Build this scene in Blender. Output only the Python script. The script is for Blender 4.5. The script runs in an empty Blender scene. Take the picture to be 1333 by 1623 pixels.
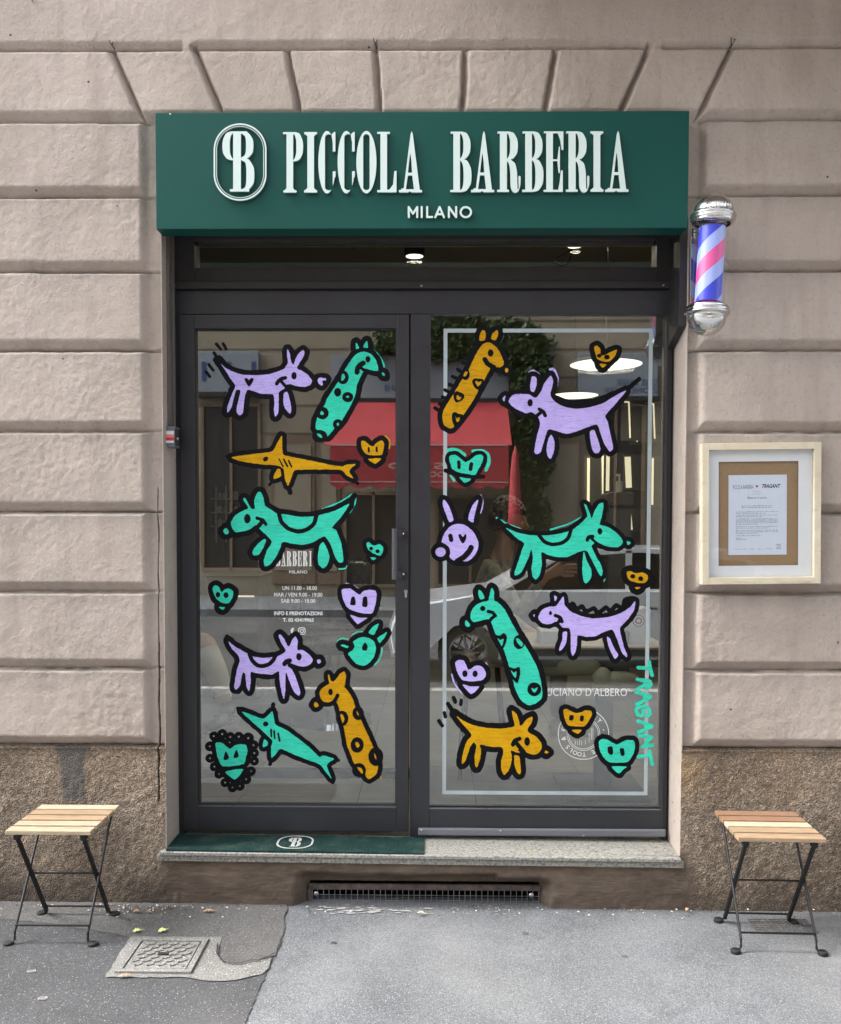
import bpy, bmesh, math, random
import numpy as np
from math import sin, cos, pi, radians, tan, atan2, sqrt
from mathutils import Vector, Matrix
random.seed(7)
rng = np.random.RandomState(11)
SC = bpy.context.scene
COL = SC.collection

# ------------------------------------------------------------------ camera
FPX = 1430.0; PIT = radians(2.2); YAW = radians(0.72); ROL = radians(0.115)
CAM = Vector((0.0, -3.75, 1.6))
PPX = 666.5; PPY = 830 + FPX * tan(PIT)
RM = Matrix.Rotation(YAW, 3, 'Z') @ Matrix.Rotation(pi/2 - PIT, 3, 'X') @ Matrix.Rotation(ROL, 3, 'Z')
cd = bpy.data.cameras.new('camera'); cam = bpy.data.objects.new('camera', cd); COL.objects.link(cam)
cam.matrix_world = Matrix.Translation(CAM) @ RM.to_4x4()
cd.sensor_fit = 'HORIZONTAL'; cd.sensor_width = 36.0; cd.lens = 36.0 * FPX / 1333.0
cd.shift_x = 0.0; cd.shift_y = (PPY - 811.5) / 1333.0
cd.clip_start = 0.05; cd.clip_end = 500
SC.camera = cam

# ------------------------------------------------------------------ light
W = bpy.data.worlds.new('World'); SC.world = W; W.use_nodes = True
nt = W.node_tree; bg = nt.nodes['Background']
sky = nt.nodes.new('ShaderNodeTexSky'); sky.sky_type = 'NISHITA'; sky.sun_disc = False
SUN_EL = radians(50); SUN_AZ = radians(277)          # azimuth of the sun, measured from +Y clockwise
sky.sun_elevation = SUN_EL; sky.sun_rotation = SUN_AZ
sky.air_density = 1.0; sky.dust_density = 6.0; sky.ozone_density = 0.6
hsv = nt.nodes.new('ShaderNodeHueSaturation'); hsv.inputs['Saturation'].default_value = 0.35   # thin white cloud
nt.links.new(sky.outputs[0], hsv.inputs['Color']); nt.links.new(hsv.outputs[0], bg.inputs[0]); bg.inputs[1].default_value = 0.15
sd = bpy.data.lights.new('sun', 'SUN'); sd.energy = 2.6; sd.angle = radians(30); sd.color = (1.0, 0.98, 0.96)
sun = bpy.data.objects.new('sun', sd); COL.objects.link(sun)
sdir = Vector((sin(SUN_AZ)*cos(SUN_EL), cos(SUN_AZ)*cos(SUN_EL), sin(SUN_EL)))
sun.rotation_euler = (-sdir).to_track_quat('-Z', 'Y').to_euler(); sun.location = (0, -6, 12)
SC.view_settings.view_transform = 'Standard'; SC.view_settings.look = 'None'
SC.view_settings.gamma = 1.0; SC.view_settings.use_curve_mapping = False
SC.view_settings.exposure = 2.25
SC.render.engine = 'CYCLES'
SC.cycles.max_bounces = 10; SC.cycles.transparent_max_bounces = 16; SC.cycles.glossy_bounces = 5
SC.cycles.use_denoising = True

# ------------------------------------------------------------------ measuring helpers
def at(px, py, Y):
    d = RM @ Vector(((px-PPX)/FPX, -(py-PPY)/FPX, -1.0)); t = (Y-CAM.y)/d.y
    return CAM + d*t
def atz(px, py, Z):
    d = RM @ Vector(((px-PPX)/FPX, -(py-PPY)/FPX, -1.0)); t = (Z-CAM.z)/d.z
    return CAM + d*t
def Zc(py, Y, px=666): return at(px, py, Y).z
def Xc(px, Y, py=830): return at(px, py, Y).x
def ground_z(x, y=0): return -0.024 - 0.004*x

# ------------------------------------------------------------------ objects
def tag(o, label=None, cat=None, group=None, kind=None):
    if label: o['label'] = label
    if cat: o['category'] = cat
    if group: o['group'] = group
    if kind: o['kind'] = kind
    return o
def thing(name, label, cat, loc=(0,0,0), rz=0.0, group=None):
    o = bpy.data.objects.new(name, None); COL.objects.link(o)
    o.location = loc; o.rotation_euler = (0, 0, rz); o.empty_display_size = 0.1
    return tag(o, label, cat, group)
def link(name, me, mats, parent=None, smooth=False, world=True):
    """vertices are given in the parent's own space unless the parent sits at the origin"""
    for m in (mats if isinstance(mats, (list, tuple)) else [mats]): me.materials.append(m)
    o = bpy.data.objects.new(name, me); COL.objects.link(o)
    if parent: o.parent = parent
    if smooth:
        me.polygons.foreach_set('use_smooth', [True]*len(me.polygons))
    me.update()
    return o
class MB:
    def __init__(s): s.bm = bmesh.new()
    def box(s, a, b, bev=0.0, rot=None, piv=None, mat=0):
        x0,y0,z0 = [min(a[i],b[i]) for i in range(3)]; x1,y1,z1 = [max(a[i],b[i]) for i in range(3)]
        r = bmesh.ops.create_cube(s.bm, size=1.0); vs = r['verts']
        for v in vs: v.co = Vector(((x0+x1)/2+v.co.x*(x1-x0), (y0+y1)/2+v.co.y*(y1-y0), (z0+z1)/2+v.co.z*(z1-z0)))
        fs = set(f for v in vs for f in v.link_faces)
        for f in fs: f.material_index = mat
        if bev > 0:
            es = list(set(e for v in vs for e in v.link_edges))
            r2 = bmesh.ops.bevel(s.bm, geom=es, offset=bev, segments=2, affect='EDGES', profile=0.5)
            vs = list(set(v for f in r2['faces'] for v in f.verts) | set(v for v in vs if v.is_valid))
        if rot is not None:
            bmesh.ops.rotate(s.bm, verts=[v for v in vs if v.is_valid], cent=piv or Vector(((x0+x1)/2,(y0+y1)/2,(z0+z1)/2)), matrix=rot)
        return s
    def tube(s, p, q, r, r2=None, n=12, cap=True, mat=0):
        p = Vector(p); q = Vector(q); d = q-p; L = d.length
        if L < 1e-6: return s
        M = Matrix.Translation((p+q)/2) @ d.to_track_quat('Z', 'Y').to_matrix().to_4x4()
        rr = bmesh.ops.create_cone(s.bm, cap_ends=cap, segments=n, radius1=r, radius2=r if r2 is None else r2, depth=L, matrix=M)
        for f in set(f for v in rr['verts'] for f in v.link_faces): f.material_index = mat
        return s
    def path(s, pts, r, n=8):
        pts = [Vector(p) for p in pts]; rings = []
        for i, p in enumerate(pts):
            d = (pts[min(i+1, len(pts)-1)] - pts[max(i-1, 0)]).normalized()
            up = Vector((0,0,1)) if abs(d.z) < 0.95 else Vector((1,0,0))
            a = d.cross(up).normalized(); b = d.cross(a).normalized()
            rr = r[i] if isinstance(r, (list, tuple)) else r
            rings.append([s.bm.verts.new(p + a*rr*cos(2*pi*k/n) + b*rr*sin(2*pi*k/n)) for k in range(n)])
        for A, B in zip(rings, rings[1:]):
            for k in range(n): s.bm.faces.new((A[k], A[(k+1)%n], B[(k+1)%n], B[k]))
        s.bm.faces.new(rings[0][::-1]); s.bm.faces.new(rings[-1])
        return s
    def lathe(s, prof, n=32, o=(0,0,0), axis=None, mat=0):
        """prof: (radius, height) pairs about +Z (or axis)"""
        o = Vector(o); R = Matrix.Identity(3) if axis is None else Vector(axis).to_track_quat('Z','Y').to_matrix()
        rings = []
        for (r, h) in prof:
            if r < 1e-5: rings.append([s.bm.verts.new(o + R @ Vector((0,0,h)))])
            else: rings.append([s.bm.verts.new(o + R @ Vector((r*cos(2*pi*k/n), r*sin(2*pi*k/n), h))) for k in range(n)])
        for A, B in zip(rings, rings[1:]):
            for k in range(n):
                a0,a1 = A[k%len(A)],A[(k+1)%len(A)]; b0,b1 = B[k%len(B)],B[(k+1)%len(B)]
                vs = []
                for v in (a0,a1,b1,b0):
                    if v not in vs: vs.append(v)
                if len(vs) > 2:
                    f = s.bm.faces.new(vs); f.material_index = mat
        return s
    def poly(s, pts, mat=0):
        f = s.bm.faces.new([s.bm.verts.new(Vector(p)) for p in pts]); f.material_index = mat
        return s
    def prism(s, pts, axis_vec, mat=0):
        """extrude a planar polygon along axis_vec"""
        a = Vector(axis_vec); A = [s.bm.verts.new(Vector(p)) for p in pts]; B = [s.bm.verts.new(Vector(p)+a) for p in pts]
        n = len(A)
        fs = [s.bm.faces.new(A[::-1]), s.bm.faces.new(B)] + [s.bm.faces.new((A[k],A[(k+1)%n],B[(k+1)%n],B[k])) for k in range(n)]
        for f in fs: f.material_index = mat
        return s
    def sphere(s, c, r, sc=(1,1,1), n=16, mat=0):
        rr = bmesh.ops.create_uvsphere(s.bm, u_segments=n, v_segments=max(6,n//2), radius=r)
        for v in rr['verts']: v.co = Vector((v.co.x*sc[0], v.co.y*sc[1], v.co.z*sc[2])) + Vector(c)
        for f in set(f for v in rr['verts'] for f in v.link_faces): f.material_index = mat
        return s
    def build(s, name, mats, parent=None, smooth=False, label=None, auto=None):
        bmesh.ops.recalc_face_normals(s.bm, faces=s.bm.faces)
        me = bpy.data.meshes.new(name); s.bm.to_mesh(me); s.bm.free()
        o = link(name, me, mats, parent, smooth or auto is not None)
        if auto is not None:
            me.set_sharp_from_angle(angle=radians(auto))
        if label: o['label'] = label
        return o

# ------------------------------------------------------------------ materials
class NM:
    def __init__(s, name, rough=0.6, color=(.5,.5,.5), metal=0.0, spec=None):
        s.m = bpy.data.materials.new(name); s.m.use_nodes = True; s.t = s.m.node_tree
        s.b = s.t.nodes['Principled BSDF']; s.out = s.t.nodes['Material Output']
        s.b.inputs['Base Color'].default_value = (*color, 1); s.b.inputs['Roughness'].default_value = rough
        s.b.inputs['Metallic'].default_value = metal
        if spec is not None: s.b.inputs['Specular IOR Level'].default_value = spec
        s._c = None
    def n(s, t, **k):
        x = s.t.nodes.new('ShaderNode'+t)
        for a, v in k.items():
            if a.startswith('i_'): x.inputs[a[2:].replace('_', ' ')].default_value = v
            else: setattr(x, a, v)
        return x
    def l(s, a, b): s.t.links.new(a, b)
    def co(s, scale=(1,1,1), kind='Object'):
        c = s.n('TexCoord'); mp = s.n('Mapping'); mp.inputs['Scale'].default_value = scale
        s.l(c.outputs[kind], mp.inputs[0]); return mp.outputs[0]
    def noise(s, scale, detail=4, rough=0.55, vec=None, dist=0.0):
        x = s.n('TexNoise'); x.inputs['Scale'].default_value = scale; x.inputs['Detail'].default_value = detail
        x.inputs['Roughness'].default_value = rough; x.inputs['Distortion'].default_value = dist
        s.l(vec if vec is not None else s.co(), x.inputs['Vector']); return x.outputs['Fac']
    def vor(s, scale, vec=None, out='Distance', feature='F1'):
        x = s.n('TexVoronoi', feature=feature); x.inputs['Scale'].default_value = scale
        s.l(vec if vec is not None else s.co(), x.inputs['Vector']); return x.outputs[out]
    def ramp(s, fac, stops):
        r = s.n('ValToRGB'); s.l(fac, r.inputs[0]); e = r.color_ramp.elements
        while len(e) < len(stops): e.new(0.5)
        for el, (p, c) in zip(e, stops):
            el.position = p; el.color = (c, c, c, 1) if not isinstance(c, (tuple, list)) else (*c, 1)
        return r.outputs[0]
    def mix(s, fac, a, b, mode='MIX'):
        x = s.n('Mix', data_type='RGBA', blend_type=mode)
        for i, v in ((0, fac), (6, a), (7, b)):
            sock = x.inputs[i]
            if hasattr(v, 'links'): s.l(v, sock)
            elif isinstance(v, (tuple, list)): sock.default_value = (*v, 1)
            else: sock.default_value = v if i == 0 else (v, v, v, 1)
        return x.outputs[2]
    def math(s, op, a, b=0.0, clamp=False):
        x = s.n('Math', operation=op, use_clamp=clamp)
        for i, v in enumerate((a, b)):
            if hasattr(v, 'links'): s.l(v, x.inputs[i])
            else: x.inputs[i].default_value = v
        return x.outputs[0]
    def attr(s, name):
        x = s.n('Attribute', attribute_name=name); return x.outputs['Fac']
    def color(s, c): s.l(c, s.b.inputs['Base Color']); return s
    def rough(s, c): s.l(c, s.b.inputs['Roughness']); return s
    def bump(s, h, strength=0.3, dist=0.01):
        x = s.n('Bump'); x.inputs['Strength'].default_value = strength; x.inputs['Distance'].default_value = dist
        s.l(h, x.inputs['Height'])
        if s._c: s.l(s._c, x.inputs['Normal'])
        s._c = x.outputs[0]; s.l(s._c, s.b.inputs['Normal']); return s
    def emit(s, col, st):
        s.b.inputs['Emission Color'].default_value = (*col, 1); s.b.inputs['Emission Strength'].default_value = st; return s
def simple(name, color, rough=0.6, metal=0.0, var=0.12, scale=30, bump=0.1, spec=None):
    """a plain surface with a little real unevenness of tone, gloss and relief"""
    m = NM(name, rough, color, metal, spec); n = m.noise(scale, 5, 0.6)
    lo = tuple(c*(1-var) for c in color); hi = tuple(min(1, c*(1+var)) for c in color)
    m.color(m.ramp(n, [(0.3, lo), (0.7, hi)]))
    m.rough(m.ramp(m.noise(scale*0.6, 4), [(0.3, max(0.02, rough-0.08)), (0.7, min(1, rough+0.08))]))
    if bump: m.bump(n, bump, 0.002)
    return m.m

M = {}
# painted, weathered plaster of the rusticated front
m = NM('plaster', 0.88); co = m.co()
big = m.noise(1.1, 5, 0.6, co); mid = m.noise(7, 6, 0.6, co); fine = m.noise(55, 5, 0.65, co)
streak = m.noise(9, 5, 0.6, m.co((1.0, 1, 0.12)))
c = m.mix(m.ramp(big, [(0.35, 0), (0.68, 1)]), (0.345, 0.290, 0.250), (0.475, 0.410, 0.366))
c = m.mix(m.ramp(mid, [(0.42, 0), (0.75, 0.55)]), c, (0.40, 0.345, 0.285))
c = m.mix(m.ramp(streak, [(0.50, 0), (0.78, 0.45)]), c, (0.235, 0.19, 0.158))
c = m.mix(m.ramp(fine, [(0.30, 0.35), (0.45, 0)]), c, (0.20, 0.165, 0.14))
st = m.math('MULTIPLY', m.attr('stain'), m.ramp(m.noise(5, 5, 0.7, m.co((1,1,0.5))), [(0.35, 0.1), (0.62, 1)]))
c = m.mix(m.math('MULTIPLY', st, 0.75), c, (0.17, 0.165, 0.145))
c = m.mix(m.attr('crack_and_joint_shade'), c, (0.03, 0.025, 0.02))
hole = m.ramp(m.vor(5.5, co), [(0.0, 1), (0.022, 1), (0.03, 0)])
c = m.mix(hole, c, (0.06, 0.045, 0.04))
m.color(c)
ridge = m.ramp(m.vor(16, m.co((1,1,0.8)), 'Distance', 'DISTANCE_TO_EDGE'), [(0.0, 1), (0.06, 0)])
patchy = m.ramp(m.noise(2.3, 4, 0.5, co), [(0.45, 0), (0.62, 1)])
m.bump(m.noise(11, 6, 0.55, co, 0.3), 0.30, 0.012)
wr = m.math('ABSOLUTE', m.math('SUBTRACT', m.noise(6.5, 7, 0.62, m.co((1, 1, 0.8)), 0.4), 0.5))
m.bump(m.math('MULTIPLY', m.ramp(wr, [(0.0, 1), (0.028, 0)]), m.ramp(m.noise(1.9, 3, 0.5, m.co((1,1,1.3))), [(0.48, 0), (0.60, 1)])), -0.55, 0.008)
m.bump(m.math('MULTIPLY', m.noise(75, 7, 0.75, m.co((1,1,0.85)), 0.3), m.ramp(patchy, [(0, 0.5), (1, 1.0)])), 0.95, 0.009)
M['plaster'] = m.m
# pebbly render of the plinth, brushed smooth under the step
m = NM('roughcast', 0.92); co = m.co()
sm = m.attr('smoothed')
v1 = m.vor(125, co, 'Color'); sp = m.n('SeparateColor'); m.l(v1, sp.inputs[0])
big = m.noise(2.2, 5, 0.6, co)
c1 = m.mix(m.ramp(big, [(0.35, 0), (0.65, 1)]), (0.155, 0.115, 0.082), (0.27, 0.215, 0.16))
grain = m.ramp(sp.outputs[0], [(0.0, 0.6), (0.45, 0.97), (0.85, 1.15), (1.0, 1.7)])
c1 = m.mix(1.0, c1, grain, 'MULTIPLY')
c1 = m.mix(m.ramp(m.noise(120, 4, 0.7, co), [(0.55, 0), (0.7, 0.7)]), c1, (0.10, 0.08, 0.06))
c2 = m.mix(m.ramp(m.noise(6, 6, 0.65, m.co((1,1,2.5))), [(0.35, 0), (0.7, 1)]), (0.095, 0.069, 0.050), (0.19, 0.144, 0.107))
c2 = m.mix(m.ramp(m.noise(60, 5, 0.65, co), [(0.6, 0), (0.75, 0.4)]), c2, (0.26, 0.21, 0.17))
c = m.mix(sm, c1, c2)
orange = m.math('MULTIPLY', m.ramp(m.noise(3.1, 3, 0.5, co), [(0.5, 0), (0.7, 0.5)]), m.attr('warm'))
c = m.mix(orange, c, (0.36, 0.22, 0.09))
c = m.mix(m.math('MULTIPLY', m.attr('grey_patch'), 0.85), c, (0.085, 0.083, 0.08))
c = m.mix(m.math('MULTIPLY', m.attr('grime'), m.ramp(m.noise(4, 5, 0.6, co), [(0.3, 0.4), (0.6, 1.0)])), c, (0.065, 0.05, 0.038))
c = m.mix(m.attr('crack_and_joint_shade'), c, (0.02, 0.016, 0.012))
m.color(c)
h = m.mix(sm, m.ramp(m.vor(130, co), [(0, 1), (0.6, 0)]), m.noise(16, 7, 0.65, m.co((1, 1, 5.0)), 0.6))
m.bump(h, 0.85, 0.007); m.bump(m.noise(11, 6, 0.6, co), 0.4, 0.012)
M['roughcast'] = m.m
# asphalt pavement with stone chips: light wearing course and a darker repaired patch
def asphalt(name, base, chip, amount):
    m = NM(name, 0.9); co = m.co()
    v = m.n('TexVoronoi'); v.inputs['Scale'].default_value = 170; m.l(co, v.inputs['Vector'])
    sp = m.n('SeparateColor'); m.l(v.outputs['Color'], sp.inputs[0])
    v2 = m.n('TexVoronoi'); v2.inputs['Scale'].default_value = 280; m.l(co, v2.inputs['Vector'])
    sp2 = m.n('SeparateColor'); m.l(v2.outputs['Color'], sp2.inputs[0])
    big = m.noise(1.6, 6, 0.6, co)
    c = m.mix(m.ramp(big, [(0.32, 0), (0.68, 1)]), tuple(b*0.74 for b in base), tuple(b*1.24 for b in base))
    c = m.mix(1.0, c, m.ramp(sp2.outputs[1], [(0, 0.62), (1, 1.40)]), 'MULTIPLY')
    c = m.mix(m.ramp(m.noise(5, 6, 0.65, co, 0.8), [(0.54, 0), (0.72, 0.5)]), c, tuple(b*0.55 for b in base))
    sel = m.math('MULTIPLY', m.math('GREATER_THAN', sp.outputs[0], 1-amount), m.math('LESS_THAN', v.outputs['Distance'], 0.36))
    c = m.mix(sel, c, chip)
    sel2 = m.math('MULTIPLY', m.math('GREATER_THAN', sp2.outputs[0], 1-amount*0.9), m.math('LESS_THAN', v2.outputs['Distance'], 0.36))
    c = m.mix(m.math('MULTIPLY', sel2, 0.8), c, chip)
    dust = m.ramp(m.noise(0.9, 3, 0.5, co), [(0.50, 0), (0.72, 0.22)])
    c = m.mix(dust, c, (0.25, 0.24, 0.225))
    m.color(c)
    m.bump(sp2.outputs[2], 0.5, 0.003); m.bump(m.noise(9, 6, 0.6, co), 0.35, 0.012)
    return m.m
M['asphalt_light'] = asphalt('asphalt_light', (0.108, 0.114, 0.121), (0.25, 0.26, 0.26), 0.15)
M['asphalt_dark'] = asphalt('asphalt_dark', (0.047, 0.048, 0.051), (0.24, 0.24, 0.24), 0.07)
M['asphalt_mid'] = asphalt('asphalt_mid', (0.082, 0.080, 0.078), (0.26, 0.26, 0.25), 0.06)
M['road'] = asphalt('road_asphalt', (0.06, 0.06, 0.062), (0.2, 0.2, 0.2), 0.08)
M['concrete'] = asphalt('concrete', (0.15, 0.147, 0.138), (0.42, 0.41, 0.39), 0.12)
M['kerb'] = simple('kerb_stone', (0.35, 0.34, 0.32), 0.85, var=0.2, scale=60, bump=0.4)
# granite of the step
m = NM('granite', 0.6); co = m.co()
n1 = m.noise(90, 5, 0.7, co); n2 = m.noise(38, 5, 0.7, co)
c = m.ramp(n1, [(0.36, (0.07, 0.07, 0.065)), (0.47, (0.20, 0.20, 0.185)), (0.60, (0.32, 0.31, 0.285))])
c = m.mix(m.ramp(n2, [(0.52, 0), (0.66, 0.6)]), c, (0.34, 0.30, 0.20))
m.color(c); m.bump(n1, 0.2, 0.002); M['granite'] = m.m
# powder coated aluminium
def coat(name, color, rough=0.38):
    m = NM(name, rough, color); co = m.co()
    d = m.noise(3.0, 6, 0.65, m.co((1,1,0.4)))
    c = m.mix(m.ramp(d, [(0.45, 0), (0.75, 0.5)]), color, tuple(min(1, x*1.5+0.004) for x in color))
    m.color(c); m.rough(m.ramp(m.noise(14, 5, 0.6, co), [(0.3, rough-0.06), (0.7, rough+0.12)]))
    m.bump(m.noise(900, 2, 0.5, co), 0.04, 0.0006); return m.m
M['anthracite'] = coat('anthracite_aluminium', (0.0165, 0.018, 0.0225))
M['anthracite2'] = coat('anthracite_aluminium_transom', (0.013, 0.012, 0.012), 0.6)
M['gasket'] = simple('rubber_gasket', (0.012, 0.012, 0.012), 0.7, var=0.1)
M['alu'] = coat('grey_aluminium', (0.11, 0.118, 0.133), 0.32)
M['handle'] = coat('dark_handle', (0.055, 0.058, 0.066), 0.35)
M['brown_rail'] = coat('brown_metal', (0.10, 0.085, 0.075), 0.5)
M['dark_panel'] = coat('dark_metal', (0.018, 0.017, 0.018), 0.45)
m = NM('sign_green', 0.5, spec=0.22); co = m.co()
c = m.mix(m.ramp(m.noise(1.3, 4, 0.5, co), [(0.3, 0), (0.7, 1)]), (0.003, 0.056, 0.045), (0.004, 0.063, 0.052)); m.color(c)
m.bump(m.noise(2.5, 3, 0.4, co), 0.08, 0.01); M['sign_green'] = m.m
M['acrylic'] = NM('white_acrylic', 0.35, (0.52, 0.63, 0.60)); M['acrylic'] = M['acrylic'].emit((0.85, 1.0, 0.96), 0.008).m
M['letter_side'] = simple('letter_edge', (0.18, 0.24, 0.225), 0.5)
M['vinyl_white'] = simple('white_vinyl', (0.62, 0.64, 0.64), 0.5, var=0.08, scale=80, bump=0)
M['vinyl_frost'] = simple('frosted_vinyl', (0.33, 0.39, 0.41), 0.55, var=0.1, scale=12, bump=0)
def thin_glass(name, tint, base, rough=0.0, maxr=1.0):
    m = bpy.data.materials.new(name); m.use_nodes = True; t = m.node_tree; t.nodes.clear()
    out = t.nodes.new('ShaderNodeOutputMaterial'); mx = t.nodes.new('ShaderNodeMixShader')
    tr = t.nodes.new('ShaderNodeBsdfTransparent'); gl = t.nodes.new('ShaderNodeBsdfGlossy')
    lw = t.nodes.new('ShaderNodeLayerWeight'); lw.inputs[0].default_value = 0.5
    fr = t.nodes.new('ShaderNodeMath'); fr.operation = 'POWER'; fr.inputs[1].default_value = 5.0; t.links.new(lw.outputs['Facing'], fr.inputs[0])
    tr.inputs[0].default_value = (*tint, 1); gl.inputs['Roughness'].default_value = rough; gl.inputs[0].default_value = (0.97, 0.98, 1, 1)
    ma = t.nodes.new('ShaderNodeMath'); ma.operation = 'MULTIPLY_ADD'; ma.inputs[1].default_value = 1.0-base; ma.inputs[2].default_value = base
    ma.use_clamp = True
    t.links.new(fr.outputs[0], ma.inputs[0]); t.links.new(ma.outputs[0], mx.inputs[0])
    t.links.new(tr.outputs[0], mx.inputs[1]); t.links.new(gl.outputs[0], mx.inputs[2]); t.links.new(mx.outputs[0], out.inputs[0])
    # very slight waviness of real panes
    no = t.nodes.new('ShaderNodeTexNoise'); no.inputs['Scale'].default_value = 0.9; no.inputs['Detail'].default_value = 1
    tc = t.nodes.new('ShaderNodeTexCoord'); bp = t.nodes.new('ShaderNodeBump'); bp.inputs['Strength'].default_value = 0.06; bp.inputs['Distance'].default_value = 0.01
    t.links.new(tc.outputs['Object'], no.inputs['Vector']); t.links.new(no.outputs[0], bp.inputs['Height']); t.links.new(bp.outputs[0], gl.inputs['Normal'])
    return m
M['glass'] = thin_glass('double_glazing', (0.87, 0.89, 0.86), 0.125)
M['glass_clear'] = thin_glass('clear_glass', (0.97, 0.975, 0.97), 0.02)
# marker paint, laid on in strokes
def paint(name, color, dark, ang):
    m = NM(name, 0.6, spec=0.12); c0 = m.n('TexCoord'); mp = m.n('Mapping'); m.l(c0.outputs['Object'], mp.inputs[0])
    mp.inputs['Rotation'].default_value = (0, ang, 0); mp.inputs['Scale'].default_value = (7, 1, 70)
    n = m.noise(3.0, 6, 0.7, mp.outputs[0], 1.2); n2 = m.noise(9, 4, 0.6)
    c = m.mix(m.ramp(n, [(0.36, 1.0), (0.46, 0.25), (0.62, 0)]), color, dark)
    c = m.mix(m.ramp(n2, [(0.40, 0.25), (0.60, 0)]), c, dark)
    m.color(c); m.bump(n, 0.25, 0.0015); return m.m
M['paint_lilac'] = paint('lilac_paint', (0.52, 0.43, 0.83), (0.30, 0.23, 0.52), 0.25)
M['paint_mint'] = paint('mint_paint', (0.040, 0.63, 0.44), (0.018, 0.34, 0.23), 0.5)
M['paint_mint2'] = paint('mint_paint_steep', (0.045, 0.64, 0.455), (0.018, 0.34, 0.24), 1.1)
M['paint_ochre'] = paint('ochre_paint', (0.60, 0.325, 0.005), (0.34, 0.15, 0.003), -0.9)
M['paint_ochre2'] = paint('ochre_paint_flat', (0.62, 0.345, 0.005), (0.35, 0.16, 0.003), 0.15)
M['paint_black'] = simple('black_marker', (0.003, 0.0035, 0.005), 0.55, var=0.5, scale=40, bump=0.3, spec=0.12)
# wood, metal and so on
def wood(name, a, b, sc=(3, 30, 30)):
    m = NM(name, 0.5); v = m.co(sc); n = m.noise(3, 7, 0.65, v, 1.5)
    r = m.n('ObjectInfo')
    c = m.mix(m.ramp(n, [(0.33, 0), (0.66, 1)]), a, b)
    c = m.mix(m.ramp(m.noise(5, 3, 0.5, m.co((1.2, 6, 6))), [(0.62, 0), (0.75, 0.45)]), c, tuple(x*0.45 for x in a))
    m.color(c); m.bump(n, 0.12, 0.0015); return m.m
M['slat_pale'] = wood('pale_acacia', (0.30, 0.225, 0.145), (0.43, 0.355, 0.25))
M['slat_mid'] = wood('honey_acacia', (0.25, 0.165, 0.095), (0.37, 0.265, 0.17))
M['slat_red'] = wood('reddish_acacia', (0.20, 0.11, 0.063), (0.30, 0.18, 0.11))
M['slat_cream'] = wood('cream_acacia', (0.37, 0.31, 0.21), (0.47, 0.41, 0.295))
M['black_steel'] = simple('black_steel', (0.010, 0.010, 0.011), 0.42, 0.3, var=0.3, scale=60)
M['rubber'] = simple('black_rubber', (0.009, 0.009, 0.010), 0.75)
M['chrome'] = NM('chrome', 0.07, (0.72, 0.73, 0.74), 1.0).m
m = NM('worn_chrome', 0.16, (0.66, 0.66, 0.65), 1.0); m.rough(m.ramp(m.noise(30, 6, 0.7), [(0.45, 0.08), (0.75, 0.35)])); m.bump(m.noise(7, 2, 0.4), 0.10, 0.004)
M['chrome_worn'] = m.m
M['steel'] = simple('zinc_steel', (0.42, 0.42, 0.42), 0.38, 1.0, var=0.2)
M['frame_wood'] = wood('cream_frame_wood', (0.50, 0.435, 0.31), (0.58, 0.52, 0.40), (3, 3, 3))
M['mount_card'] = simple('white_mount', (0.66, 0.68, 0.72), 0.85, var=0.02)
M['paper'] = simple('white_paper', (0.56, 0.61, 0.72), 0.85, var=0.02)
m = NM('brown_board', 0.85); c = m.mix(m.ramp(m.noise(240, 5, 0.7), [(0.35, 0), (0.65, 1)]), (0.21, 0.122, 0.06), (0.32, 0.21, 0.115)); m.color(c); M['board'] = m.m
M['ink'] = simple('ink', (0.02, 0.022, 0.03), 0.8, bump=0)
M['ink_soft'] = simple('ink_soft', (0.09, 0.10, 0.14), 0.8, bump=0)
M['heart_red'] = simple('heart_red', (0.33, 0.02, 0.06), 0.7)
m = NM('green_mat', 0.97, spec=0.1); n = m.noise(230, 4, 0.8); c = m.mix(m.ramp(n, [(0.42, 0), (0.60, 1)]), (0.004, 0.018, 0.016), (0.024, 0.056, 0.050))
c = m.mix(m.ramp(m.noise(10, 5, 0.6), [(0.5, 0), (0.75, 0.35)]), c, (0.10, 0.14, 0.12)); m.color(c); m.bump(n, 1.0, 0.004); M['mat_green'] = m.m
m = NM('mat_white', 0.97, (0.45, 0.48, 0.46)); m.bump(m.noise(420, 4, 0.7), 1.0, 0.004); M['mat_white'] = m.m
M['soot'] = simple('dark_cavity', (0.012, 0.011, 0.010), 0.95)
M['rust'] = simple('rusty_iron', (0.085, 0.07, 0.062), 0.75, 0.3, var=0.5, scale=25, bump=0.5)

# ================================================================== the rusticated house front
def vnoise(X, Z, s, seed):
    r = np.random.RandomState(seed); g = r.rand(256, 256); x = X/s + 50.0; z = Z/s + 50.0
    xi = np.floor(x).astype(int); zi = np.floor(z).astype(int); fx = x-xi; fz = z-zi
    fx = fx*fx*(3-2*fx); fz = fz*fz*(3-2*fz); a = g[xi%256, zi%256]; b = g[(xi+1)%256, zi%256]; c = g[xi%256, (zi+1)%256]; d = g[(xi+1)%256, (zi+1)%256]
    return (a*(1-fx)+b*fx)*(1-fz) + (c*(1-fx)+d*fx)*fz - 0.5
def sstep(a, b, x): t = np.clip((x-a)/(b-a), 0, 1); return t*t*(3-2*t)

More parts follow.
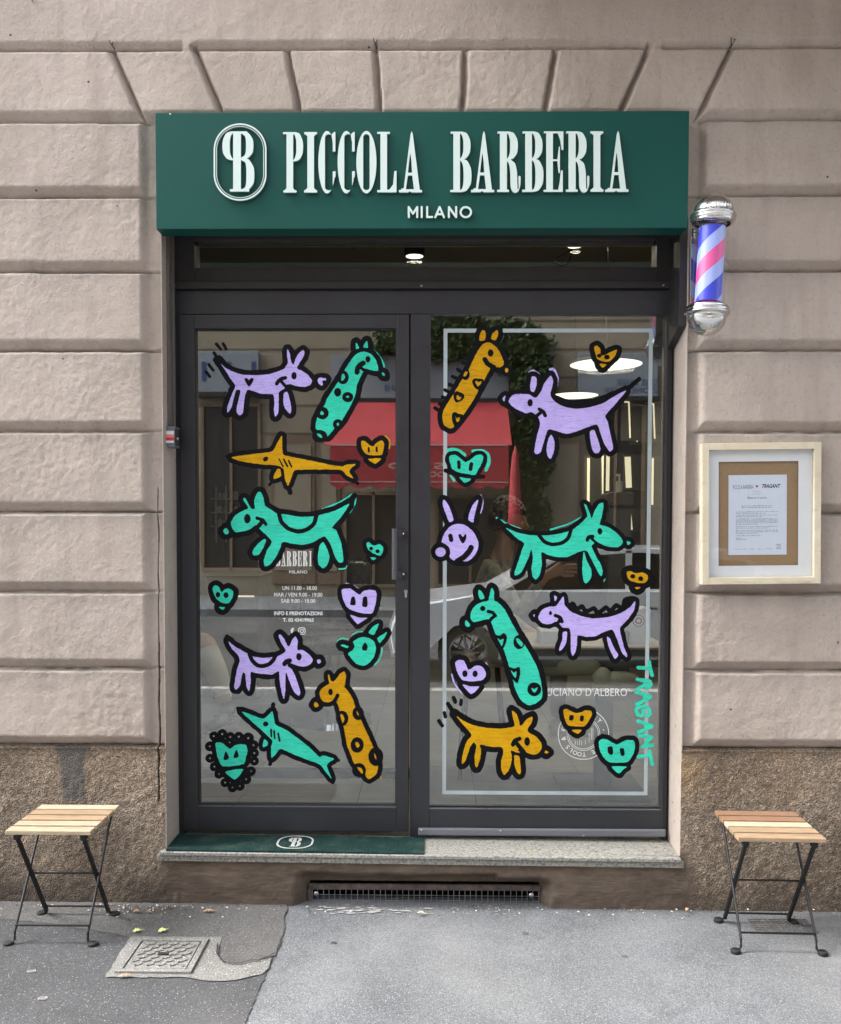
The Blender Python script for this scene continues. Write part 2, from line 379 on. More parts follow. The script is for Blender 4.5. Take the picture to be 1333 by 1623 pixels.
OX0 = -1.121; OX1 = 1.048                     # outer edges of the opening in the wall
SILL_L = 0.219; SILL_R = 0.203
def sill_z(x): return SILL_L + (SILL_R-SILL_L)*(x-OX0)/(OX1-OX0)
OZ1 = 2.86; GD = 0.034                        # top of the opening; depth of the joints
VX0 = at(487, 1420, 0).x; VX1 = at(858, 1420, 0).x; VZ1 = 0.060
joint_z = [3.243, 2.940, 2.635, 2.312, 1.977, 1.642, 1.307, 0.983, 0.656]
PLZ = 0.660
xs = np.concatenate([np.arange(-7, -2.0, .05), np.arange(-2.0, 2.0, .0065), np.arange(2.0, 7.01, .05)])
xs = np.unique(np.concatenate([xs[(xs < -1.175) | (xs > -1.115)], np.arange(-1.172, -1.117, .0016)]))
zs = np.concatenate([np.arange(-0.35, -0.07, .03), np.arange(-0.07, 3.86, .0065), np.arange(3.88, 4.5, .04)])
def snap(a, vals):
    for v in vals: a[np.argmin(np.abs(a-v))] = v
    return a
xs = snap(xs, [OX0, OX1, VX0, VX1]); zs = snap(zs, [OZ1, VZ1, PLZ, 0.205])
X, Z = np.meshgrid(xs, zs, indexing='ij')
wob = 0.0035*vnoise(X, Z, .12, 3) + 0.0022*vnoise(X, Z, .035, 4)
D = np.zeros_like(X)
XL = at(234, 800, 0).x; XR = at(1106, 800, 0).x    # where the blocks end beside the flat margin
stain = np.zeros_like(X); crack_and_joint_shade = np.zeros_like(X)
bandmask = (Z < 3.262)
endl = sstep(XL-0.024, XL+0.008, X + wob); endr = 1 - sstep(XR-0.008, XR+0.024, X + wob)
margin = np.minimum(endl, endr) * (1 - sstep(3.235, 3.262, Z))
def joint(zc, w=0.040, d=GD):
    u = Z - zc + wob
    g = sstep(-0.006, 0.004, u) * (1 - np.clip((u-0.006)/w, 0, 1)**1.35)
    return d*g + 0.016*np.exp(-((u-0.003)/0.0045)**2)
for k, zc in enumerate(joint_z):
    D = np.maximum(D, joint(zc))
    if k < 8: stain = np.maximum(stain, np.exp(-np.clip(zc-Z, 0, 1)/0.035)*(Z < zc)*((np.abs(X) > 1.02)))
D = np.maximum(D, GD*0.98*margin)
# lintel: one long horizontal joint with two filled gaps, and the fan of stones
ztop = Zc(79.5, 0, 300)
def gap(a, b): return sstep(a-0.008, a+0.004, X)*(1-sstep(b-0.004, b+0.008, X))
gp = np.maximum(gap(at(290,74,0).x, at(307,74,0).x), gap(at(1031,74,0).x, at(1051,74,0).x))
D = np.maximum(D, joint(ztop, 0.030, 0.022)*(1-gp))
clear = (Z > 3.24) & (Z < ztop+0.01) & (X > at(170,80,0).x) & (X < at(1170,80,0).x)
fan = [((178,78),(226,187)), ((308,72),(352,178)), ((457,78),(476,178)), ((596,72),(604,178)), ((737,78),(731,178)), ((880,78),(862,178)), ((1028,70),(982,178)), ((1160,72),(1105,187))]
inl = (X > at(228,180,0).x) & (X < at(1105,180,0).x) & (Z < 3.30)
for (a, b) in fan:
    A = at(a[0], a[1], 0); B = at(b[0], b[1], 0)
    dx, dz = B.x-A.x, B.z-A.z; L = sqrt(dx*dx+dz*dz); t = ((X-A.x)*dx+(Z-A.z)*dz)/L/L
    s_ = ((X-A.x)*dz-(Z-A.z)*dx)/L + wob*1.3
    sg = 1 if dx <= 0 else -1
    ss = s_*sg
    g = sstep(-0.024, -0.002, ss)*(1-sstep(0.002, 0.008, ss))*((t > -0.02) & (t < 1.04))
    D = np.maximum(D, 0.030*g + 0.016*np.exp(-((ss-0.002)/0.004)**2)*((t > -0.02) & (t < 1.04)))
# stones of the lintel round off just above the sign box
D = np.maximum(D, 0.022*sstep(3.285, 3.262, Z + wob)*inl*1.0)
# lumpy trowelled plaster
for zc in joint_z + [ztop]: crack_and_joint_shade = np.maximum(crack_and_joint_shade, 0.62*np.exp(-((Z-zc+wob-0.003)/0.0042)**2)*np.clip(0.55+1.3*vnoise(X, Z*0, .13, 60)+0.8*vnoise(X, Z*0, .03, 61), 0, 1)*(np.abs(X-(OX0+OX1)/2) > (1.13 if zc < ztop else 0)))  # darker line painted along the foot of each joint to deepen its shade
fine = 0.0050*vnoise(X, Z, .31, 5) + 0.0024*vnoise(X, Z, .09, 6) + 0.0014*vnoise(X, Z, .033, 7)*(0.4+1.6*np.clip(vnoise(X, Z, .5, 9)+.4, 0, 1))
fine += 0.0016*vnoise(X, Z, .0155, 8)*(0.3+2.4*np.clip(vnoise(X, Z, .27, 10)+.25, 0, 1))
# plinth: nearly flush, coarser; grey painted patch, smoothing below the step
pl = Z < PLZ
D = np.where(pl, 0.012*sstep(PLZ+0.0, PLZ-0.02, Z) + 0.004*0 + 0.0, D)
fine = np.where(pl, 0.006*vnoise(X, Z, .25, 12)+0.0035*vnoise(X, Z, .02, 13)+0.0025*vnoise(X, Z, .009, 14), fine)
D = D + fine
# hollow above the vent
vt = sstep(0.128, 0.075, Z + 0.02*vnoise(X, Z, .2, 20) + 0.008*vnoise(X, Z, .05, 21) + 0.016*(X>0.28)) * sstep(VX0-0.07, VX0+0.01, X+0.02*vnoise(X,Z,.05,22)) * (1-sstep(VX1-0.005, VX1+0.06, X+0.03*vnoise(X,Z,.05,23)))
D = D + 0.075*vt*(Z > -0.1)
D = D - 0.006*sstep(0.0, -0.03, Z-(-0.0))*0
# crack running down beside the left jamb, chipped edges
cx = at(248.5, 1000, 0).x + 0.006*vnoise(Z*0+3, Z, .06, 30) + 0.010*vnoise(Z*0+5, Z, .4, 31)
ck = (np.abs(X-cx) < np.where(Z < 1.1, 0.0034, 0.0017)+0.0012*vnoise(X*0, Z, .03, 33)) & (Z > 0.42) & (Z < 1.75)
D = D + 0.02*ck; crack_and_joint_shade = np.maximum(crack_and_joint_shade, ck*1.0)
smoothed = np.where(pl, sstep(0.245, 0.19, Z + 0.05*vnoise(X,Z,.15,40))*sstep(OX0-0.12, OX0+0.04, X+0.1*vnoise(X,Z,.2,41))*(1-sstep(OX1-0.02, OX1+0.1, X+0.1*vnoise(X,Z,.2,42))), 0)
gx = (at(90,1190,0).x+at(135,1190,0).x)/2
gz0 = Zc(1266, 0, 110); gw = 0.046 + 0.030*np.clip((Z-0.585)/0.07, 0, 1)**1.5
gpatch = sstep(gw+0.012, gw-0.004, np.abs(X-gx + 0.012*vnoise(Z*0+1, Z, .1, 50)) + 0.012*vnoise(X,Z,.03,51))*sstep(gz0-0.012, gz0+0.014, Z+0.02*vnoise(X,Z,.04,52))*pl
warm = np.where(pl, sstep(0.35, 0.55, Z)*sstep(-1.7, -1.4, X), 0)
grime = np.where(pl, 0.75*sstep(0.16, -0.02, Z)+0.45*sstep(0.42, 0.1, Z)*sstep(-0.9, -1.2, X), 0)
# drop the cells of the doorway and of the vent
nx, nz = X.shape
cxm = (xs[:-1]+xs[1:])/2; czm = (zs[:-1]+zs[1:])/2
CX, CZ = np.meshgrid(cxm, czm, indexing='ij')
keep = ~((CX > OX0) & (CX < OX1) & (CZ > 0.205) & (CZ < OZ1))
keep &= ~((CX > VX0) & (CX < VX1) & (CZ < VZ1) & (CZ > -0.06))
idx = np.arange(nx*nz).reshape(nx, nz)
q = np.stack([idx[:-1,:-1], idx[1:,:-1], idx[1:,1:], idx[:-1,1:]], -1)[keep]
matidx = (CZ < PLZ)[keep].astype(np.int32)
used = np.unique(q); remap = -np.ones(nx*nz, int); remap[used] = np.arange(len(used)); q = remap[q]
V = np.stack([X, D, Z], -1).reshape(-1, 3)[used]
def npmesh(name, V, Q, smooth=True):
    me = bpy.data.meshes.new(name); k = Q.shape[1]
    me.vertices.add(len(V)); me.vertices.foreach_set('co', V.astype(np.float32).ravel())
    me.loops.add(Q.size); me.loops.foreach_set('vertex_index', Q.astype(np.int32).ravel())
    me.polygons.add(len(Q)); me.polygons.foreach_set('loop_start', np.arange(0, Q.size, k, dtype=np.int32))
    me.update(calc_edges=True)
    if smooth: me.polygons.foreach_set('use_smooth', np.ones(len(Q), bool))
    return me
me = npmesh('wall', V, q)
for nme, arr in (('stain', stain), ('crack_and_joint_shade', crack_and_joint_shade), ('smoothed', smoothed), ('grey_patch', gpatch), ('warm', warm), ('grime', grime)):
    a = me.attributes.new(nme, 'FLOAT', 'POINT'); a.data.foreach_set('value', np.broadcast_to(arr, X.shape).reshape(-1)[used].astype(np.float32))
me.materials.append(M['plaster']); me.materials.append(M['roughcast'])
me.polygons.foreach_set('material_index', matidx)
house = thing('shop_building', 'weathered pinkish rusticated plaster house front around the green shop sign', 'building')
wall = bpy.data.objects.new('front_wall', me); COL.objects.link(wall); wall.parent = house
wall['label'] = 'plaster front of wide grooved blocks with a fan of lintel stones'
# upper storeys (above the picture), side returns and the thickness of the wall
mb = MB()
mb.box((-7, 0.0, 4.46), (7, 0.35, 10.5)); mb.box((-7, -0.11, 4.46), (7, -0.002, 4.60), 0.02)
mb.box((-7, 0.30, -0.3), (OX0-0.03, 0.42, 4.46)); mb.box((OX1+0.03, 0.30, -0.3), (7, 0.42, 4.46)); mb.box((OX0-0.03, 0.30, OZ1), (OX1+0.03, 0.42, 4.46))
mb.build('upper_wall', M['plaster'], house)
# unseen balcony over the shop, added to shade the upper right wall
mb = MB(); mb.box((-0.1, -1.15, 4.10), (6.4, -0.002, 4.24), 0.02)
for bx in (0.3, 2.1, 3.9, 5.7): mb.prism([(bx, -0.004, 3.88), (bx, -0.004, 4.095), (bx, -0.95, 4.095), (bx, -0.95, 4.05), (bx, -0.40, 3.99)], (0.16, 0, 0))
mb.build('shade_balcony', M['plaster'], house)
# reveals of the opening: dull painted plaster returning to the door frame
JY = 0.205
mb = MB()
mb.box((OX0-0.004, 0.012, 0.19), (OX0, 0.30, OZ1)); mb.build('left_reveal', M['plaster'], house)
mb = MB()
mb.box((OX1, 0.012, 0.18), (OX1+0.004, 0.30, OZ1)); mb.build('right_reveal', M['plaster'], house)
mb = MB(); mb.box((OX0, 0.012, OZ1), (OX1, 0.30, OZ1+0.05)); mb.build('opening_head', M['plaster'], house)
for o in list(house.children):
    if o.name.startswith('left_reveal') or o.name.startswith('right_reveal'): o.name = 'reveal'
# shutter guide rail in the left reveal, dark metal box in the upper right one
mb = MB()
mb.box((OX0+0.001, 0.075, Zc(672, 0)), (OX0+0.012, 0.105, OZ1-0.01)); mb.box((OX0+0.001, 0.125, Zc(672, 0)), (OX0+0.016, 0.150, OZ1-0.01), 0.002)
mb.box((OX0+0.001, 0.108, Zc(672, 0)), (OX0+0.004, 0.122, OZ1-0.01), mat=1)
mb.build('shutter_guide', [M['brown_rail'], M['soot']], house)
mb = MB()
zb = Zc(523, 0.05, 1075)
mb.prism([(OX1-0.032, 0.016, zb+0.012), (OX1-0.032, 0.20, zb-0.05), (OX1-0.032, 0.20, OZ1-0.005), (OX1-0.032, 0.016, OZ1-0.005)], (0.030, 0, 0))
mb.build('shutter_housing', M['dark_panel'], house)
# inner shell of the shop
IL, IR, IY1, IZ0, IZ1 = -2.3, 2.2, 6.2, 0.195, 3.45
M['in_wall'] = simple('warm_grey_inner_wall', (0.11, 0.095, 0.08), 0.8, var=0.1, scale=4)
M['in_ceil'] = simple('taupe_ceiling', (0.23, 0.205, 0.165), 0.85, var=0.06, scale=3)
m = NM('wood_look_tiles', 0.42); v = m.co((1.2, 9, 9)); n = m.noise(3, 7, 0.65, v, 1.0)
c = m.ramp(n, [(0.3, (0.20, 0.19, 0.165)), (0.7, (0.31, 0.30, 0.265))]); m.color(c); m.bump(n, 0.05, 0.002); M['in_floor'] = m.m
mb = MB(); mb.box((IL-0.1, 0.42, IZ0), (IL, IY1, IZ1)); mb.box((IR, 0.42, IZ0), (IR+0.1, IY1, IZ1)); mb.box((IL-0.1, IY1, IZ0), (IR+0.1, IY1+0.1, IZ1))
mb.build('inner_wall', M['in_wall'], house)
mb = MB(); mb.box((IL-0.1, 0.42, IZ1), (IR+0.1, IY1+0.1, IZ1+0.1)); mb.build('inner_ceiling', M['in_ceil'], house)
mb = MB()
# floor boards run across; joints towards the back
jx = [-2.3]; x = -2.3 + 0.12
while x < 2.2: jx.append(x); x += 0.602
jx.append(2.2)
mb.box((IL, 0.23, IZ0-0.10), (IR, IY1, IZ0-0.004), mat=1)
for a, b in zip(jx, jx[1:]):
    yy = 0.235
    while yy < IY1: mb.box((a+0.002, yy, IZ0-0.004), (b-0.002, min(yy+0.597, IY1)-0.0015, IZ0)); yy += 0.6
fl = mb.build('floor', [M['in_floor'], M['gasket']]); tag(fl, kind='structure')
# skew the inner floor a little, as the joints in the picture run
# ------------------------------------------------------------------ ground
def gsheet(name, poly, mat, lift):
    mb = MB(); mb.poly([(x, y, ground_z(x)+lift) for x, y in poly]); o = mb.build(name, mat); return tag(o, kind='structure')
KY = -4.4
mb = MB()
GX = [-40, -8, 8, 40]
for a, b in zip(GX, GX[1:]):
    mb.poly([(a, KY-0.15, ground_z(max(-8,min(8,a)))), (b, KY-0.15, ground_z(max(-8,min(8,b)))), (b, 0.12, ground_z(max(-8,min(8,b)))), (a, 0.12, ground_z(max(-8,min(8,a))))])
tag(mb.build('pavement', M['asphalt_light']), kind='structure')
mb = MB(); mb.poly([(-150, -150, -0.16), (150, -150, -0.16), (150, 150, -0.16), (-150, 150, -0.16)]); tag(mb.build('road', M['road']), kind='structure')
mb = MB()
for k in range(-8, 8): mb.box((k*1.0+0.004, KY-0.15-0.16, -0.16), (k*1.0+0.996, KY-0.15, -0.022), 0.008)
tag(mb.build('kerb', M['kerb']), kind='structure')
mb = MB(); mb.box((-20, -15.9, -0.16), (20, -12.7, -0.02)); tag(mb.build('far_pavement', M['asphalt_light']), kind='structure')
# darker repaired strip on the left with a ragged edge
def gp_(px, py): p = atz(px, py, -0.028); return (p.x, p.y)
edge = [(452,1440),(449,1460),(444,1480),(446,1498),(440,1512),(430,1522),(424,1540),(419,1556),(408,1575),(404,1592),(394,1610),(388,1628),(370,1700),(330,1800)]
E_ = [gp_(*p) for p in edge]
EE = []
for (a, b) in zip(E_, E_[1:]):
    for k in range(6):
        t = k/6; EE.append((a[0]+(b[0]-a[0])*t + random.uniform(-.006, .006), a[1]+(b[1]-a[1])*t))
gsheet('asphalt_repair', EE + [(-3.5, EE[-1][1]), (-3.5, EE[0][1])], M['asphalt_dark'], 0.004)
mid = [(0, 1462), (60, 1468), (150, 1480), (205, 1491), (352, 1491), (347, 1505), (345, 1521), (355, 1533), (380, 1535), (405, 1529), (437, 1519), (444, 1498), (451, 1470), (454, 1438), (0, 1434)]
def rag(pts, amp=.006, k=5):
    out = []
    for a, b in zip(pts, pts[1:]+pts[:1]):
        L_ = sqrt((a[0]-b[0])**2+(a[1]-b[1])**2); n = max(1, min(30, int(L_/.03)))
        for i in range(n): t = i/n; j = amp if i else 0; out.append((a[0]+(b[0]-a[0])*t+random.uniform(-j, j), a[1]+(b[1]-a[1])*t+random.uniform(-j, j)))
    return out
gsheet('pavement_band', rag([gp_(*p) for p in mid]), M['asphalt_mid'], 0.006)
con = [(207,1491),(352,1491),(347,1505),(345,1521),(355,1533),(380,1536),(405,1530),(432,1522),(426,1540),(415,1550),(370,1560),(330,1561),(300,1556),(167,1556)]
gsheet('concrete_patch', rag([gp_(*p) for p in con], .004), M['concrete'], 0.008)
# a worn crack in the concrete
mb = MB(); ck_ = [(345,1505),(344,1521),(354,1533),(368,1536),(384,1535),(398,1531),(412,1530),(424,1525),(436,1519)]
pts = [gp_(*p) for p in ck_]
for a, b in zip(pts, pts[1:]):
    d = Vector((b[0]-a[0], b[1]-a[1])).normalized()*random.uniform(.0015, .0045); mb.poly([(a[0]+d.y, a[1]-d.x, ground_z(a[0])+0.016), (b[0]+d.y, b[1]-d.x, ground_z(b[0])+0.016), (b[0]-d.y, b[1]+d.x, ground_z(b[0])+0.016), (a[0]-d.y, a[1]+d.x, ground_z(a[0])+0.016)])
tag(mb.build('pavement_crack', M['soot']), kind='structure')
# pale lime splashes in front of the vent
mb = MB(); rl0 = random.Random(8)
for i in range(70):
    px = rl0.gauss(572, 34) if i < 52 else rl0.uniform(600, 850); py = 1446+rl0.gauss(0, 3.5)+abs(px-572)*.01
    x, y = gp_(px, py); r = rl0.uniform(.003, .013) if i < 52 else rl0.uniform(.002, .006); n = 9
    mb.poly([(x+r*1.9*rl0.uniform(.6, 1.2)*cos(2*pi*k/n), y+r*.6*rl0.uniform(.6, 1.2)*sin(2*pi*k/n), ground_z(x)+.0035+i*.00002) for k in range(n)])
M['lime'] = simple('lime_splash', (.30, .295, .285), .9)
tag(mb.build('lime_stain', M['lime']), 'pale lime splashes on the asphalt below the vent', 'stain', kind='stuff')
# manhole cover
def gpt(px, py, lift): x, y = gp_(px, py); return Vector((x, y, ground_z(x)+lift))
A = gpt(222, 1500, 0); B = gpt(318, 1500, 0); C_ = gpt(299, 1545, 0); D_ = gpt(198, 1545, 0)
x0, x1 = (A.x+D_.x)/2, (B.x+C_.x)/2; y0, y1 = D_.y, A.y; zc = ground_z((x0+x1)/2)
mh = thing('manhole_cover', 'small square concrete manhole cover with a raised chevron pattern in the pavement', 'manhole cover', ((x0+x1)/2, (y0+y1)/2, zc))
w2, h2 = (x1-x0)/2, (y1-y0)/2
mb = MB()
for (a, b) in (((-w2-.022, -h2-.022), (w2+.022, -h2)), ((-w2-.022, h2), (w2+.022, h2+.022)), ((-w2-.022, -h2), (-w2, h2)), ((w2, -h2), (w2+.022, h2))):
    mb.box((a[0], a[1], 0.002), (b[0], b[1], 0.017), 0.002)
mb.build('rim', M['concrete'], mh)
mb = MB(); mb.box((-w2+.005, -h2+.005, 0.0), (w2-.005, h2-.005, 0.0145))
R8 = Matrix.Rotation(radians(40), 3, 'Z'); R9 = Matrix.Rotation(radians(-40), 3, 'Z')
nx_, ny_ = 9, 7
for i in range(nx_):
    for j in range(ny_):
        cx_, cy_ = -w2+.03+(2*w2-.06)*i/(nx_-1), -h2+.03+(2*h2-.06)*j/(ny_-1)
        mb.box((cx_-.017, cy_-.0035, .0140), (cx_+.017, cy_+.0035, .0185), 0, R8 if (i+j) % 2 else R9)
mb.box((-0.02, -0.008, .016), (0.02, 0.008, .0205), mat=1)
mb.build('lid', [M['concrete'], M['soot']], mh)
# shallow cast cover beside the right stool
p = gpt(1240, 1468, 0)
gc = thing('grid_cover', 'faint worn cast grid cover let into the pavement under the right stool', 'cover', p)
mb = MB(); mb.box((-.12, -.06, 0), (.12, .06, .003))
for i in range(13): mb.box((-.118+.236*i/12-.002, -.058, .003), (-.118+.236*i/12+.002, .058, .0055))
for j in range(7): mb.box((-.118, -.058+.116*j/6-.002, .0032), (.118, -.058+.116*j/6+.002, .0057))
mb.build('grid', M['asphalt_mid'], gc)
# ------------------------------------------------------------------ door step
st = thing('door_step', 'speckled granite door step with a thin bright front lip', 'step')
def slab(y0, y1, t0, t1, x0, x1, mat, nm, ny=2):
    mb = MB(); bm = mb.bm; vs = []
    for x in (x0, x1):
        for (y, t) in ((y0, t0), (y1, t0), (y1, t1), (y0, t1)): vs.append(bm.verts.new((x, y, sill_z(x)+t)))
    a, b = vs[:4], vs[4:]
    bm.faces.new(a[::-1]); bm.faces.new(b)
    for k in range(4): bm.faces.new((a[k], a[(k+1)%4], b[(k+1)%4], b[k]))
    bmesh.ops.bevel(bm, geom=list(bm.edges), offset=0.0025, segments=1, affect='EDGES')
    return mb.build(nm, mat, st)
slab(-0.022, 0.235, -0.016, 0.0, OX0-0.022, OX1-0.003, M['granite'], 'slab')
slab(-0.010, 0.20, -0.044, -0.0165, OX0-0.035, OX1+0.012, M['granite'], 'bed_course')
# ------------------------------------------------------------------ vent
vg = thing('vent_grille', 'rusty wire mesh basement vent under a flat iron bar below the door step', 'vent', ((VX0+VX1)/2, 0.05, -0.056))
hw = (VX1-VX0)/2
mb = MB(); mb.box((-hw-.002, 0.012, 0.084), (hw+.004, 0.028, 0.108), 0.002); mb.box((-hw-.006, 0.012, -.02), (-hw+.012, 0.026, 0.084)); mb.build('frame', M['rust'], vg)
mb = MB()
n = 41
for i in range(n):
    x = -hw+.012 + (2*hw-.014)*i/(n-1); mb.tube((x, .020, -.02), (x+random.uniform(-.002, .002), .020, .084), .0016, n=5)
for j in range(5): mb.tube((-hw, .0225, -.012+.0235*j), (hw, .0225, -.012+.0235*j+random.uniform(-.002,.002)), .0016, n=5)
mb.build('mesh', M['steel'], vg)
for x in (-hw+.03, hw-.035):
    mb = MB(); mb.lathe([(0, .004), (.008, .003), (.011, 0)], 14, (x, .010, .066), (0, -1, 0)); mb.tube((x-.002, .006, .067), (x+.004, .004, .067), .002, n=6)
    mb.build('washer', M['steel'], vg, smooth=True)
mb = MB(); mb.box((-hw-.03, .35, -.2), (hw+.03, .36, .16)); mb.box((-hw-.03, .05, .13), (hw+.03, .36, .16)); mb.box((-hw-.03, .05, -.2), (-hw-.01, .36, .16)); mb.box((hw+.01, .05, -.2), (hw+.03, .36, .16))
mb.build('duct', M['soot'], vg)

# ================================================================== outlines -> clean flat or raised shapes (marching squares over a distance field)
def cat(pts, n=5, closed=True):
    P = np.array(pts, float); N = len(P)
    if N < 3: return P
    out = []
    rngk = range(N) if closed else range(N-1)
    for i in rngk:
        if closed: p0,p1,p2,p3 = P[(i-1)%N],P[i],P[(i+1)%N],P[(i+2)%N]
        else: p0,p1,p2,p3 = P[max(i-1,0)],P[i],P[i+1],P[min(i+2,N-1)]
        for k in range(n):
            t = k/n; out.append(0.5*((2*p1)+(-p0+p2)*t+(2*p0-5*p1+4*p2-p3)*t*t*0.85+(-p0+3*p1-3*p2+p3)*t*t*t*0.85+0.15*0))
            out[-1] = 0.35*(p1*(1-t)+p2*t) + 0.65*(0.5*((2*p1)+(-p0+p2)*t+(2*p0-5*p1+4*p2-p3)*t*t+(-p0+3*p1-3*p2+p3)*t*t*t))
    if not closed: out.append(P[-1])
    return np.array(out)
def seg_dist(X, Y, P, closed):
    d = np.full(X.shape, 1e9); Q = np.roll(P, -1, 0) if closed else P[1:]; A = P if closed else P[:-1]
    for (ax, ay), (bx, by) in zip(A, Q):
        vx, vy = bx-ax, by-ay; L = vx*vx+vy*vy+1e-12
        t = np.clip(((X-ax)*vx+(Y-ay)*vy)/L, 0, 1); d = np.minimum(d, (X-ax-t*vx)**2+(Y-ay-t*vy)**2)
    return np.sqrt(d)
def sd_poly(X, Y, pts, smooth=True):
    P = cat(pts) if smooth else np.array(pts, float)
    d = seg_dist(X, Y, P, True); ins = np.zeros(X.shape, bool); Q = np.roll(P, -1, 0)
    for (ax, ay), (bx, by) in zip(P, Q):
        if ay == by: continue
        c = ((ay > Y) != (by > Y)) & (X < (bx-ax)*(Y-ay)/(by-ay)+ax); ins ^= c
    return np.where(ins, -d, d)
def sd_stroke(X, Y, pts, r, smooth=True):
    P = np.array(pts, float)
    if len(P) > 2 and smooth: P = cat(pts, closed=False)
    return seg_dist(X, Y, P, False)-r
def sd_ell(X, Y, cx, cy, rx, ry): return (np.sqrt(((X-cx)/rx)**2+((Y-cy)/ry)**2)-1)*min(rx, ry)
def sd_box(X, Y, x0, y0, x1, y1, r=0.0):
    qx = np.abs(X-(x0+x1)/2)-(x1-x0)/2+r; qy = np.abs(Y-(y0+y1)/2)-(y1-y0)/2+r
    return np.sqrt(np.maximum(qx, 0)**2+np.maximum(qy, 0)**2)+np.minimum(np.maximum(qx, qy), 0)-r
def march(F, gx, gy, fmap, depth=None):
    """polygons where F<0; fmap(u, v, k) -> 3D point, k=0 face, k=1 back (for raised shapes)"""
    verts = []; faces = []; side = []; cache = {}
    def V(key, u, v, k=0):
        kk = (key, k)
        if kk not in cache: cache[kk] = len(verts); verts.append(fmap(u, v, k))
        return cache[kk]
    nx, ny = F.shape; ins = F < 0
    for j in range(ny-1):
        i = 0
        while i < nx-1:
            c = (ins[i,j], ins[i+1,j], ins[i+1,j+1], ins[i,j+1]); s = sum(c)
            if s == 0: i += 1; continue
            if s == 4:
                i0 = i
                while i < nx-1 and ins[i,j] and ins[i+1,j] and ins[i+1,j+1] and ins[i,j+1]: i += 1
                faces.append([V((i0,j),gx[i0],gy[j]), V((i,j),gx[i],gy[j]), V((i,j+1),gx[i],gy[j+1]), V((i0,j+1),gx[i0],gy[j+1])]); continue
            P = [(i,j),(i+1,j),(i+1,j+1),(i,j+1)]; poly = []; cr = []
            for a in range(4):
                A, B = P[a], P[(a+1)%4]; ia, ib = c[a], c[(a+1)%4]
                if ia: poly.append(V(A, gx[A[0]], gy[A[1]]))
                if ia != ib:
                    fa, fb = F[A], F[B]; t = fa/(fa-fb); key = (min(A,B), max(A,B))
                    u = gx[A[0]]+(gx[B[0]]-gx[A[0]])*t; v = gy[A[1]]+(gy[B[1]]-gy[A[1]])*t
                    poly.append(V(key, u, v)); cr.append((key, u, v, ia))
            if len(poly) > 2: faces.append(poly)
            if depth and len(cr) == 2:
                (k0,u0,v0,_), (k1,u1,v1,_) = cr
                side.append([V(k0,u0,v0), V(k1,u1,v1), V(k1,u1,v1,1), V(k0,u0,v0,1)])
            i += 1
    return verts, faces, side
class Lay:
    """collects layers of one flat drawing into ONE mesh"""
    def __init__(s): s.v = []; s.f = []; s.m = []
    def add(s, F, gx, gy, fmap, mat=0, depth=None, smat=None):
        v, f, sd = march(F, gx, gy, fmap, depth); o = len(s.v); s.v += v
        s.f += [[a+o for a in x] for x in f]; s.m += [mat]*len(f)
        s.f += [[a+o for a in x] for x in sd]; s.m += [mat if smat is None else smat]*len(sd)
    def build(s, name, mats, parent=None, label=None):
        me = bpy.data.meshes.new(name); me.from_pydata([tuple(p) for p in s.v], [], s.f)
        me.polygons.foreach_set('material_index', s.m); o = link(name, me, mats, parent)
        if label: o['label'] = label
        return o

